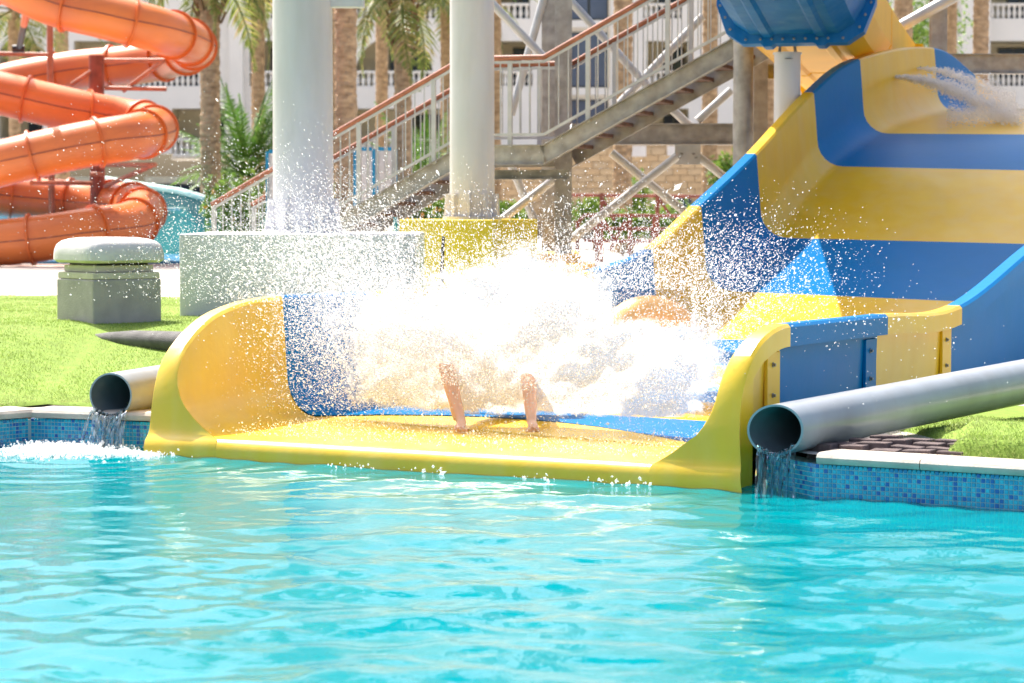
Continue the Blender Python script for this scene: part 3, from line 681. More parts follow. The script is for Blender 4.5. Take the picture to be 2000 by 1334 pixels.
for j in range(50):
    t = (j / 49) ** 1.4; rws.append([(x, lawn_y(x, t), lawn_z(x, lawn_y(x, t)) - (.03 if j == 0 else 0)) for x in lx])
lw = MB().grid(rws).build('lawn', 'turf_base', None, smooth=60); tag(lw, kind='structure')
def samp_l():
    while True:
        y = 16.6 + (random.random() ** 1.5) * 10.5; x = random.uniform(-1.15, .08 if y > 20 else -.02) * y * .235 - .1
        if under_slide(x, y, .12) or x < -12 or y < edge_y(x) + (.36 if x < -3.3 else .27) or y > lawn_far(x): continue
        return (x, y, lawn_z(x, y) - .003)
blades(120000, samp_l, None, .019, .006, 'turf_grass', 'bright green artificial grass blades on the left lawn', 'turf')
# right turf: a folded mat with a rounded left edge
def turf2(x, y):
    d = y - edge_y(x) - .26; q = x - 2.44 - .25 * math.sin(d * 1.6); e = smooth01(q / .14) * smooth01(d / .10)
    e *= 1 - .8 * smooth01((d - 1.0) / .7)
    return ground_z(x, y) - .01 + e * (.12 + .03 * mnoise.noise((x * 2.1, y * 2.1, 3)) + .05 * smooth01(d / 1.2))
rws = []
tx = [2.40 + .02 * i for i in range(15)] + [2.7 + .15 * i for i in range(35)]
for j in range(40):
    d = .26 + (j / 39) ** 2 * 4.2; rws.append([(x, edge_y(x) + d, turf2(x, edge_y(x) + d)) for x in tx])
l2 = MB().grid(rws).build('lawn', 'turf_base', None, smooth=60); tag(l2, kind='structure')
def samp_r():
    x = 2.42 + random.random() ** 1.3 * 2.6; y = edge_y(x) + .27 + random.random() ** 1.5 * 3.0
    return (x, y, turf2(x, y) - .003)
blades(30000, samp_r, None, .022, .005, 'turf_grass', 'folded artificial grass blades beside the right pool edge', 'turf')

# ------------------------------------------------------------------ orange tube slide
OR = empty('tube_slide', P(190, 515, 46), 'orange spiral tube slide with bolted flanges on the left', 'water slide')
def tpath(lst): return [P(*a) for a in lst]
flights = [
    tpath([(-220, -110, 43.5), (-60, -70, 43.3), (95, 2, 43.2), (200, 30, 43.2), (300, 56, 43.6), (362, 78, 45.0), (376, 95, 47.0), (330, 113, 48.6), (250, 128, 49.0), (150, 138, 49.2), (50, 155, 49.2), (-60, 178, 49.0), (-150, 176, 47.8), (-170, 165, 46.6), (-110, 165, 46.0), (-30, 176, 45.8), (60, 196, 45.8), (150, 217, 45.9), (230, 232, 46.2), (285, 243, 46.0), (300, 254, 44.8), (262, 266, 43.4), (190, 278, 43.0), (95, 297, 42.8), (0, 320, 42.8), (-90, 345, 43.2), (-140, 358, 45), (-100, 368, 47), (-10, 380, 47.6), (90, 388, 47.8), (180, 395, 47.6), (245, 398, 46.6), (278, 413, 45.0), (255, 438, 43.6), (180, 450, 42.8), (90, 464, 42.5), (0, 474, 42.5), (-100, 480, 42.6)])]
for pts in flights:
    arr = [np.array(p) for p in pts]
    dense = [Vector(crom(arr, q)) for q in np.linspace(0, len(pts) - 1, 600)]
    acc = [0.]
    for a, b in zip(dense, dense[1:]): acc.append(acc[-1] + (b - a).length)
    tot = acc[-1]; seg = 1.18; nseg = int(tot / seg)
    def at_len(s):
        i = int(np.searchsorted(acc, s)); i = min(max(i, 1), len(dense) - 1); t = (s - acc[i - 1]) / max(acc[i] - acc[i - 1], 1e-6); return dense[i - 1].lerp(dense[i], t)
    rad = .415
    for k in range(nseg):
        s0, s1 = k * seg, (k + 1) * seg
        pp_ = [at_len(s0 + (s1 - s0) * i / 8) for i in range(9)]
        child(MB().tube(pp_, rad, 36, caps=False).build('tube_section', 'orange', None, smooth=50), OR)
        d = (at_len(s1 + .05) - at_len(s1 - .05)).normalized(); p = at_len(s1)
        child(MB().tube([p - d * .022, p + d * .022], rad + .055, 36).build('flange', 'orange_dark', None, smooth=30), OR)
        for sg in (-1, 1):
            q_ = []
            for i in range(9):
                c = pp_[i]; t = (pp_[min(i + 1, 8)] - pp_[max(i - 1, 0)]).normalized(); x = t.cross(Vector((0, 0, 1))).normalized(); q_.append(c + x * sg * (rad + .006))
            child(MB().tube(q_, .011, 6).build('seam', 'rust', None), OR)
def opost(px, D, r, z1, m):
    c = P(px, 300, D); child(MB().lathe((c.x, c.y, 0), [(r, .5), (r, z1)], 16).build('post', m, None, smooth=40), OR); return c
opost(100, 47.2, .065, P(100, -60, 47.2).z, 'rust_light'); c190 = opost(190, 46.9, .15, P(190, 108, 46.9).z, 'rust'); opost(395, 49.5, .0001, 1, 'rust')
opost(-60, 45.2, .15, 6, 'rust')
def arm(p0, p1, D, D2=None, r=.045, m='rust_light'): child(MB().tube([P(*p0, D), P(*p1, D2 or D)], r, 10).build('support_arm', m, None, smooth=40), OR)
for a in (((-40, 104), (94, 107), 47, 47), ((205, 118), (322, 118), 46.8, 46.6), ((190, 132), (140, 165), 46.8, 46.9), ((318, 120), (240, 178), 46.6, 46.8), ((205, 172), (325, 174), 46.8, 46.6), ((62, 357), (178, 358), 43.4, 46.6),
          ((205, 364), (300, 322), 46.6, 44.8), ((200, 322), (303, 322), 46.6, 44.8), ((90, 345), (112, 325), 44.5, 46), ((178, 340), (205, 340), 46.6, 46.6)): arm(*a)
a_, b_ = P(52, 22, 43.4), P(38, 92, 46.6); child(MB().tube([a_, a_.lerp(b_, .35)], .07, 12).build('hanger', 'orange_dark', None, smooth=40), OR); child(MB().tube([a_.lerp(b_, .33), b_], .062, 12).build('hanger_sleeve', 'dark', None, smooth=40), OR)
child(MB().tube([P(25, 95, 46.6), P(48, 95, 46.6)], .075, 12).build('clamp', 'dark', None, smooth=40), OR)
# teal slide behind
TE = empty('teal_slide', P(360, 500, 52), 'teal open slide trough behind the orange tubes', 'water slide')
tp = [(200, 352, 55), (285, 366, 54), (350, 376, 53), (424, 396, 52), (500, 425, 51.5), (560, 455, 51)]
rim = [P(*a) for a in tp]; rws = []
for i, p in enumerate(rim):
    rws.append([Vector((p.x + .25, p.y + 1.6, p.z - .05)), Vector((p.x + .02, p.y + .06, p.z)), Vector((p.x, p.y, p.z - .03)), Vector((p.x - .1, p.y - .02, p.z - .5)), Vector((p.x - .45, p.y - .3, .9)), Vector((p.x - .55, p.y - .35, .55))])
child(MB().grid(rws).build('trough_wall', 'teal', None, smooth=60), TE)
child(MB().tube([p + Vector((0, .04, .03)) for p in rim], .075, 8).build('rim', 'teal_rim', None, smooth=60), TE)
p0 = P(320, 408, 50.5); child(MB().box(p0, (.9, 1.2, .06)).build('step', 'teal_rim', None, bevel=.02), TE)
p0 = P(28, 425, 50.5); tag(MB().box(p0, (.75, .9, .12)).build('teal_slab', 'teal_rim', None, bevel=.03), 'pale teal slab glimpsed between the lower orange tubes', 'slide edge')
bp_ = MB().box((P(150, 512, 47).x, 48.5, .69), (14, 7, .05)).build('splash_basin', mat('blue_basin', (.02, .25, .50), .3, .1, 2), None); tag(bp_, 'blue splash basin floor under the orange tube slide', 'basin')

# ------------------------------------------------------------------ signs, fence, small posts
def sign(px0, px1, py0, py1, D, panes, label):
    S = empty('notice_board', P((px0 + px1) / 2, py1, D), label, 'sign')
    w = (px1 - px0) / panes
    for k in range(panes):
        a, b = P(px0 + w * k, py0, D + (.0 if k == 0 else -.0)), P(px0 + w * (k + 1), py1, D); cx, cz = (a.x + b.x) / 2, (a.z + b.z) / 2; W_, H_ = b.x - a.x, a.z - b.z
        child(MB().box((cx, D, cz), (W_ - .05, .02, H_ - .05)).build('panel', 'sign_white', None), S)
        for sx in (-1, 1): child(MB().box((cx + sx * (W_ / 2 - .02), D - .003, cz - .3), (.04, .045, H_ + .6)).build('frame_post', 'sign_blue', None), S)
        for sz in (-1, 1): child(MB().box((cx, D - .003, cz + sz * (H_ / 2)), (W_ - .085, .04, .05)).build('frame_rail', 'sign_blue', None), S)
sign(690, 776, 291, 398, 33.0, 2, 'white notice board in a blue frame seen through the stair railing')
sign(519, 640, 296, 420, 31.5, 1, 'white notice board in a blue frame half hidden by the thick column')
tag(MB().beam(P(772, 480, 27), P(772, 424, 27), .04, .04).build('blue_post', 'sign_blue', None), 'thin blue post beside the yellow base', 'post')
pk = P(866, 462, 21.4); pk2 = P(861, 575, 21.3)
tag(MB().tube([pk, pk.lerp(pk2, .5), pk2], [.014, .016, .02], 8).build('thin_stake', 'dark', None, smooth=40), 'thin dark stake standing in front of the yellow base', 'stake')
FE = empty('railing_fence', P(1230, 480, 42), 'reddish brown railing fence beyond the steel posts', 'fence')
for (y0, y1, D) in ((381, 384, 46), (420, 423, 42), (446, 449, 42), (470, 474, 42)):
    x0, x1 = (1112, 1400) if D == 46 else (1140, 1420)
    child(MB().tube([P(x0, y0, D), P(x1, y1, D)], .032, 8).build('rail', 'rust', None, smooth=40), FE)
for px, D, y0 in ((1175, 46, 381), (1284, 46, 382), (1128, 42, 436), (1166, 42, 420), (1230, 42, 421), (1278, 42, 422), (1335, 42, 422)):
    a, b = P(px, y0 - 4, D), P(px, 500, D); child(MB().beam(a, (a.x, a.y, .5), .075, .075).build('post', 'rust', None), FE)
for p0, p1, D in (((1175, 385), (1200, 430), 46), ((1284, 384), (1312, 425), 46), ((1144, 418), (1126, 438), 42), ((1180, 430), (1168, 480), 42), ((1222, 432), (1190, 490), 42), ((1285, 430), (1272, 460), 42), ((1180, 430), (1200, 470), 42), ((1222, 432), (1240, 480), 42)):
    child(MB().tube([P(*p0, D), P(*p1, D)], .03, 8).build('diagonal', 'rust', None, smooth=40), FE)

# ------------------------------------------------------------------ hotel
HD = 108.0
def hx(px): return P(px, 300, HD).x
def hz(py): return P(1000, py, HD).z
HOT = empty('hotel', (0, HD, .66), 'white hotel with arched balconies and balustrades in the background', 'hotel')
def slab(x0, x1, z0, z1, y0, y1, m, name): return child(MB().box(((x0 + x1) / 2, (y0 + y1) / 2, (z0 + z1) / 2), (x1 - x0, y1 - y0, z1 - z0)).build(name, m, None), HOT)
TOP = hz(-330)
bal_me = MB().lathe((0, 0, 0), [(.085, 0), (.085, .05), (.05, .07), (.10, .24), (.085, .34), (.045, .48), (.06, .53), (.085, .55), (.085, .6)], 8).mesh('baluster', 40); bal_me.materials.append(M['hotel'])
def balustrade(x0, x1, zt, y):
    h = .60
    slab(x0, x1, zt - .10, zt, y - .12, y + .12, 'hotel', 'balustrade_rail'); slab(x0, x1, zt - .10 - h - .12, zt - .10 - h, y - .10, y + .10, 'hotel', 'balustrade_base')
    n = max(2, int((x1 - x0) / .245))
    for k in range(n):
        o = bpy.data.objects.new('baluster', bal_me); col.objects.link(o); o.location = (x0 + (k + .5) * (x1 - x0) / n, y, zt - .10 - h); child(o, HOT)
def wall_open(x0, x1, z0, z1, opens, y=HD, th=.35, m='hotel', name='wall'):
    """wall x0..x1 z0..z1 with openings (xa,xb,za,zb,arch)"""
    mb = MB(); opens = sorted(opens)
    def quadbox(a, b, c, d):
        if b - a > .001 and d - c > .001: mb.box(((a + b) / 2, y + th / 2, (c + d) / 2), (b - a, th, d - c))
    cur = x0
    for xa, xb, za, zb, arch in opens:
        quadbox(cur, xa, z0, z1); quadbox(xa, xb, z0, za)
        if not arch: quadbox(xa, xb, zb, z1)
        else:
            n = 16; cx, r = (xa + xb) / 2, (xb - xa) / 2; rh = min(r, zb - za)
            for k in range(n):
                a0, a1 = math.pi - math.pi * k / n, math.pi - math.pi * (k + 1) / n
                p = [(cx + r * math.cos(a0), zb - rh + rh * math.sin(a0)), (cx + r * math.cos(a1), zb - rh + rh * math.sin(a1))]
                vs = [(p[0][0], y, p[0][1]), (p[1][0], y, p[1][1]), (p[1][0], y, z1), (p[0][0], y, z1)]; vs += [(a, y + th, c) for a, b, c in vs]
                mb.add(vs, [(0, 1, 2, 3), (7, 6, 5, 4), (0, 4, 5, 1), (2, 6, 7, 3)])
        cur = xb
    quadbox(cur, x1, z0, z1)
    return child(mb.build(name, m, None), HOT)
def window(x0, x1, z0, z1, y, n=2, m='glass'):
    w = child(MB().box(((x0 + x1) / 2, y, (z0 + z1) / 2), (x1 - x0, .08, z1 - z0)).build('window', 'frame_dark', None), HOT)
    for k in range(n):
        a = x0 + (x1 - x0) * k / n + .06; b = x0 + (x1 - x0) * (k + 1) / n - .06
        o = MB().box(((a + b) / 2, y - .045, (z0 + z1) / 2), (b - a, .03, z1 - z0 - .14)).build('pane', m, None); o.parent = w; o.matrix_parent_inverse = w.matrix_world.inverted()
def balcony(px0, px1, py_top, py_rail, py_floor, arch=False, win=None, D_in=1.9, bal=True):
    return (hx(px0), hx(px1), hz(py_rail + 22 if bal else py_floor), hz(py_top), arch)
PIT = hz(0) - hz(132)
floors = [(-126, 'a'), (6, 'a'), (138, 'a'), (270, 'a')]      # py of balustrade tops
zbreaks = [hz(-330), hz(-96), hz(36), hz(168), hz(300), .3]
# bays: (px0, px1, type, window(px0,px1))
rows_b = {
 0: [(-320, -200, 'f'), (-150, 0, 'f'), (150, 260, 'f'), (480, 545, 'f'), (690, 880, 'f'), (975, 1035, 'f'), (1255, 1330, 'f'), (1520, 1620, 'f'), (1920, 2060, 'f'), (2150, 2300, 'f')],
 1: [(-320, -200, 'f'), (-150, -30, 'f'), (150, 260, 'f'), (480, 545, 'f'), (690, 880, 'f'), (975, 1035, 'f'), (1255, 1330, 'f'), (1520, 1620, 'f'), (1920, 2060, 'f'), (2150, 2300, 'f')],
 2: [(-320, -200, 'f'), (-2, 84, 'A'), (146, 395, 'f'), (488, 560, 'f'), (693, 846, 'A'), (970, 1040, 'f'), (1262, 1345, 'f'), (1520, 1600, 'f'), (1890, 2060, 'f'), (2150, 2300, 'f')],
 3: [(-320, -200, 'f'), (-2, 84, 'f'), (150, 250, 'f'), (336, 440, 'f'), (693, 870, 'f'), (1265, 1345, 'f'), (1520, 1600, 'f'), (1900, 2060, 'f')]}
for r in range(4):
    zt, zb_ = zbreaks[r], zbreaks[r + 1]; rail = hz(floors[r][0]); ops = []; wins = []
    for px0, px1, ty in rows_b[r]:
        x0, x1 = hx(px0), hx(px1); head = rail + (1.34 if ty == 'f' else 1.55)
        ops.append((x0, x1, rail - .82, head, ty == 'A')); wins.append((x0, x1, rail, head, ty))
    wall_segs = [(hx(-700), hx(1108)), (hx(1192), hx(2700))]
    for a, b in wall_segs: wall_open(a, b, zb_, zt, [o for o in ops if o[0] >= a and o[1] <= b])
    for x0, x1, rl, head, ty in wins:
        balustrade(x0 + .003, x1 - .003, rl, HD + .15)
        # recess: floor, back wall, soffit
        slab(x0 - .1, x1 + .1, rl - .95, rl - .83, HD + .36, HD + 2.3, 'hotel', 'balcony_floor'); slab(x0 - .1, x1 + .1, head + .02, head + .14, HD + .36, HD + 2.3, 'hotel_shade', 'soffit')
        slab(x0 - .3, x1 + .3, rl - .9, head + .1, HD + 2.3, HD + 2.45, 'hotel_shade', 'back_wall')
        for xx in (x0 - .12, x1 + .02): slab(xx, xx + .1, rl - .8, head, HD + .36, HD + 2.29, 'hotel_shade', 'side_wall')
        w = x1 - x0; a = x0 + w * (.42 if ty == 'A' else .45); window(a, x1 - .05 if ty == 'A' else x0 + w * .97, rl - .8, head - (.18 if ty == 'f' else .42), HD + 2.22, 2 if w < 2.6 else 3)
# glazed stair bay
x0, x1 = hx(1108), hx(1192); slab(x0, x1, hz(300), TOP, HD + .5, HD + .7, 'hotel', 'wall')
for r in range(3):
    zt, zb_ = hz(-70 + 132 * r), hz(38 + 132 * r); window(x0 + .1, x1 - .1, zb_, zt, HD + .42, 2, 'glass_blue')
    slab(x0, x1, zb_ - .35, zb_ - .02, HD + .1, HD + .499, 'hotel', 'spandrel')
# projecting buttress and stepped wall on the left part, and garden level
slab(hx(452), hx(478), .3, TOP - 3, HD - .6, HD - .001, 'hotel', 'buttress')
mb = MB(); xs_ = [hx(425), hx(452), hx(452), hx(425)]
slab(hx(1870), hx(1925), hz(300), TOP, HD - .8, HD - .001, 'hotel', 'buttress')
for px0, px1, py0, py1 in ((282, 425, 345, 392), (120, 250, 345, 392)):
    slab(hx(px0), hx(px1), hz(py1), hz(py0), HD - .03, HD + .02, 'hotel_shade', 'shaded_opening_panel'); window(hx(px0 + 4), hx(px1 - 4), hz(py1), hz(py0 + 14), HD - .08, 3)  # flat tinted panel and dark window stand in for the opening's shaded interior
# sandstone ground floor between the posts: coursed blocks
SW = empty('sandstone_wall', P(1180, 420, 84), 'beige sandstone block wall with arches seen behind the staircase', 'wall'); SD = 84.0
def sx(px): return P(px, 300, SD).x
def sz(py): return P(1000, py, SD).z
child(MB().box(((sx(955) + sx(1520)) / 2, SD + .4, (sz(283) + .3) / 2), (sx(1520) - sx(955), .6, sz(283) - .3)).build('backing', 'stone', None), SW)
st_m = [mat('sandstone_%s' % n, c, .9, .12, 2, .3, 12) for n, c in (('pale', (.60, .44, .27)), ('warm', (.58, .41, .24)), ('buff', (.56, .42, .27)))]
stone_me = []
for i, mm in enumerate(st_m):
    me = MB().box((0, 0, 0), (.50, .10, .225)).mesh('stone_block', bevel=.008); me.materials.append(mm); stone_me.append(me)
zc = sz(428); row = 0
arch_px = [(1000, 1048, 418), (1155, 1205, 402), (1312, 1352, 380)]
while zc < sz(292):
    xx = sx(957) + (.26 if row % 2 else 0)
    while xx < sx(1440):
        pxc = 1000 + (xx + .26) * FPX / SD
        if not any(a - 8 < pxc < b + 8 and zc < sz(t - 4) for a, b, t in arch_px) :
            o = bpy.data.objects.new('stone_block', random.choice(stone_me)); col.objects.link(o); o.location = (xx + .26, SD + .06 + random.uniform(-.01, .01), zc); child(o, SW)
        xx += .515
    zc += .238; row += 1
for a, b, t in arch_px:
    mb = MB(); n = 12; cx, r_ = (sx(a) + sx(b)) / 2, (sx(b) - sx(a)) / 2; top = sz(t); vs = [(cx + r_, SD + .05, .4)] + [(cx + r_ * math.cos(math.pi * k / n), SD + .05, top - r_ * .7 + r_ * .7 * math.sin(math.pi * k / n)) for k in range(n + 1)] + [(cx - r_, SD + .05, .4)]
    vs2 = [(x, y + .04, z) for x, y, z in vs]; k = len(vs); mb.grid([vs, vs2], True); mb.f += [tuple(range(k)), tuple(range(2 * k - 1, k - 1, -1))]; child(mb.build('arched_window', 'glass', None), SW)
for a, b, c, d in ((1233, 1262, 285, 306), (1303, 1318, 285, 304)):
    child(MB().box(((sx(a) + sx(b)) / 2, SD - .02, (sz(c) + sz(d)) / 2), (sx(b) - sx(a), .08, sz(c) - sz(d))).build('window', 'sign_white', None), SW)

# ------------------------------------------------------------------ palms and planting
def frond_mesh(L, droop, n, wl, seed, m):
    rr = random.Random(seed); V = []; F = []; pts = []
    for i in range(n + 1):
        t = i / n; a = 1.0 - droop * t * t; x = L * t * (1 - .18 * droop * t); z = L * (.45 * t - .55 * droop * t * t); pts.append(Vector((x, 0, z)))
    for i in range(n):
        a, b = pts[i], pts[i + 1]; r0 = .035 * (1 - i / n) + .006; base = len(V)
        for p in (a, b): V += [p + Vector((0, -r0, 0)), p + Vector((0, r0, 0)), p + Vector((0, 0, r0 * 1.2))]
        F += [(base, base + 3, base + 5, base + 2), (base + 1, base + 2, base + 5, base + 4), (base, base + 1, base + 4, base + 3)]
        t = (i + .5) / n
        if t < .10: continue
        for sg in (-1, 1):
            for q in (.25, .75):
                p = a.lerp(b, q); ll = wl * math.sin(min(1, t * 1.15) * math.pi * .88 + .25) * rr.uniform(.8, 1.15); w = .018 + .008 * rr.random()
                d = Vector((.75 + rr.uniform(-.12, .12), sg * (.75 + rr.uniform(-.15, .15)), .25 - .55 * t + rr.uniform(-.25, .2))).normalized(); s = d.cross(Vector((0, 0, 1))).normalized() * w; base = len(V)
                tip = p + d * ll + Vector((0, 0, -.18 * ll)); mid = p + d * ll * .55
                V += [p - s * .5, p + s * .5, mid + s, tip, mid - s]; F += [(base, base + 1, base + 2, base + 4), (base + 4, base + 2, base + 3)]
    mb = MB(); mb.v = [tuple(v) for v in V]; mb.f = F
    me = bpy.data.meshes.new('frond'); me.from_pydata(mb.v, [], mb.f); me.update(); me.materials.append(M[m]); return me
FRO = [frond_mesh(3.1, d, 26, .55, i, 'frond') for i, d in enumerate((.5, .85, 1.15))]
FRG = [frond_mesh(2.3, d, 22, .42, i + 9, 'frond_green') for i, d in enumerate((.25, .5, .8))]
def trunk_rows(h, r, z0, flare=.25, pitch=.21, n=28):
    rows = []; nz = int(h / (pitch / 3)); ph = random.random() * 6
    for j in range(nz + 1):
        z = j * h / nz; u = z / pitch; row = []
        for k in range(n):
            a = 2 * math.pi * k / n
            uu = u + .75 * abs((k % 7) - 3.5) / 3.5 + .25 * math.sin(a * 2 + ph) + .9 * mnoise.noise((math.cos(a) * 1.6, math.sin(a) * 1.6 + ph, z * 1.7)); fr = uu - math.floor(uu)
            rr_ = r * (1 + flare * math.exp(-z / .5)) * (.88 + .22 * fr) * (1 + .07 * mnoise.noise((math.cos(a) * 1.3, z * .9, ph)) + .05 * mnoise.noise((math.cos(a) * 5, math.sin(a) * 5 + ph, z * 6)))
            row.append((rr_ * math.cos(a), rr_ * math.sin(a), z0 + z))
        rows.append(row)
    return rows
def palm(px, wpx, D, ctop, label, boots=False, fr=26, green=False, seed=0, lean=0.):
    rr = random.Random(seed); c = P(px, 300, D); r = wpx / 2 * D / FPX; zt = P(px, ctop, D).z; z0 = .6
    e = empty('palm_tree', (c.x, c.y, z0), label, 'palm tree', 'palm trees in front of the hotel')
    mb = MB(); rws = trunk_rows(zt - z0, r, 0)
    rws = [[(x + lean * (z / (zt - z0)) ** 2, y, z) for x, y, z in row] for row in rws]
    mb.grid(rws, True); mb.build('trunk', 'trunk', e, smooth=30)
    if boots:
        for i in range(38):
            a = i * 2.4; z = zt - z0 - 1.35 + 1.45 * i / 38; rad = r * (1.0 + .30 * math.sin(math.pi * min(1, (i + 6) / 40)))
            d = Vector((math.cos(a), math.sin(a), 0)); p = d * rad + Vector((lean, 0, z)); q = d * (rad + .12) + Vector((lean, 0, z + .26)); mbx = MB(); mbx.beam(p, q, .11, .05); mbx.build('leaf_base', 'boot', e)
    lst = FRG if green else FRO
    for i in range(fr):
        t = i / fr; o = bpy.data.objects.new('frond', lst[min(2, int(t * 3))]); col.objects.link(o); o.parent = e
        o.location = (lean, 0, zt - z0 + .15 - .25 * t); el = R(62 - 95 * t) if not green else R(75 - 70 * t)
        o.rotation_euler = (rr.uniform(-.25, .25), -el + R(20), i * 2.4 + rr.uniform(-.2, .2)); s = rr.uniform(.85, 1.15); o.scale = (s, s, s)
    return e
palm(411, 38, 55, -70, 'palm trunk right of the orange tube slide with low green fronds', True, 28, False, 1)
palm(122, 27, 72, -220, 'slender palm trunk rising behind the orange tube slide', False, 22, False, 2)
palm(676, 42, 47, -420, 'thickest palm trunk just right of the thick grey column', False, 26, False, 3)
palm(659, 20, 60, -330, 'dark thin palm trunk half hidden behind the thickest palm', False, 20, False, 13)
palm(746, 23, 70, -190, 'thin palm trunk between the thickest palm and the shaggy one', True, 22, False, 4)
palm(787, 33, 52, -20, 'shaggy palm with old leaf bases left of the thinner column', True, 26, False, 5)
palm(1216, 36, 56, -340, 'palm trunk behind the upper stair flight', False, 24, False, 6)
palm(1386, 29, 62, -320, 'palm trunk behind the top of the stair flight', False, 24, False, 7)
palm(1500, 25, 64, -320, 'palm trunk behind the pale flume post', False, 22, False, 8)
palm(1762, 36, 58, -300, 'palm trunk right of the overhead yellow flume', False, 24, False, 9)
palm(1856, 20, 62, -190, 'palm with drooping dry fronds right of the square steel post', True, 22, False, 10)
palm(1913, 30, 58, -290, 'palm trunk before the white wall near the right edge', False, 24, False, 11)
palm(968, 21, 66, -260, 'palm trunk peeking out right of the thinner column', False, 22, False, 12)
palm(872, 22, 66, -10, 'palm with yellowing fronds just left of the thinner column', False, 26, False, 14)
palm(30, 22, 66, 20, 'palm crown with pale fronds behind the orange tubes at far left', False, 20, False, 15)
palm(505, 26, 62, -80, 'palm whose dry fronds hang left of the thick column', False, 24, False, 16)
palm(482, 26, 58, 345, 'young bushy green palm left of the thick column', False, 34, True, 17)
palm(830, 22, 62, 372, 'small green palm seen through the stair railing', False, 20, True, 18)
def bush(px, py, D, rx, rz_, n, label, m='bush', bloom=0):
    c = P(px, py, D); e = empty('bush', (c.x, c.y, .62), label, 'bush', 'garden bushes behind the fence'); h = c.z - .62
    pts = rng.normal(0, .45, (n, 3)); pts /= np.maximum(1, np.linalg.norm(pts, axis=1))[:, None]; lump = 1 + .25 * np.sin(pts[:, 0] * 7) * np.sin(pts[:, 1] * 6 + 1)
    ctr = pts * np.array([rx, rx * .7, rz_]) * lump[:, None] + np.array([0, 0, max(h, rz_ * .8)])
    ctr[:, 2] = np.maximum(ctr[:, 2], .02)
    d1 = rng.normal(size=(n, 3)); d1 /= np.linalg.norm(d1, axis=1)[:, None]; d2 = np.cross(d1, rng.normal(size=(n, 3))); d2 /= np.linalg.norm(d2, axis=1)[:, None]
    s = rng.uniform(.05, .11, n)[:, None]
    V = np.stack([ctr - d1 * s, ctr + d2 * s * .45, ctr + d1 * s, ctr - d2 * s * .45], 1).reshape(-1, 3)
    np_mesh('foliage', V, np.arange(n * 4).reshape(n, 4), m, e)
    MB().tube([(0, 0, -.1), (.03, .02, max(h, .3))], [.04, .02], 8).build('stem', 'boot', e)
    if bloom:
        k = bloom; c2 = ctr[:k] + np.array([0, -.25, .1]); V = np.stack([c2 - d1[:k] * .07, c2 + d2[:k] * .05, c2 + d1[:k] * .07, c2 - d2[:k] * .05], 1).reshape(-1, 3); np_mesh('blossom', V, np.arange(k * 4).reshape(k, 4), 'bloom', e)
bush(1160, 418, 60, .6, .4, 1000, 'rounded green bush left of the fence behind the brace'); bush(1215, 440, 52, .5, .32, 900, 'bright green bush behind the middle of the fence'); bush(1290, 438, 52, .6, .32, 1000, 'bright green bush behind the right end of the fence')
bush(1245, 395, 70, .45, .9, 900, 'small dark green bush by the sandstone wall'); bush(1325, 428, 66, .6, .5, 800, 'dark green bush at the arch of the sandstone wall')
bush(470, 405, 50, .8, .7, 1600, 'loose green bush behind the lowest stair railing', 'bush', 12); bush(835, 425, 48, .7, .4, 1200, 'low flowering bush left of the yellow base', 'bush', 25); bush(990, 425, 58, .5, .4, 800, 'green bush right of the thinner column')
bush(700, 420, 52, 1.0, .7, 1500, 'green bush behind the lower stair flight'); bush(1420, 340, 60, .5, .5, 900, 'small leafy bush behind the round steel post'); bush(1790, 60, 75, 1.6, 1.5, 2600, 'tall leafy bush behind the right steel post')
for px, py, D, w, lab in ((285, 372, 96, 2.6, 'dark parked vehicle shape left of the palm trunk'),): pass

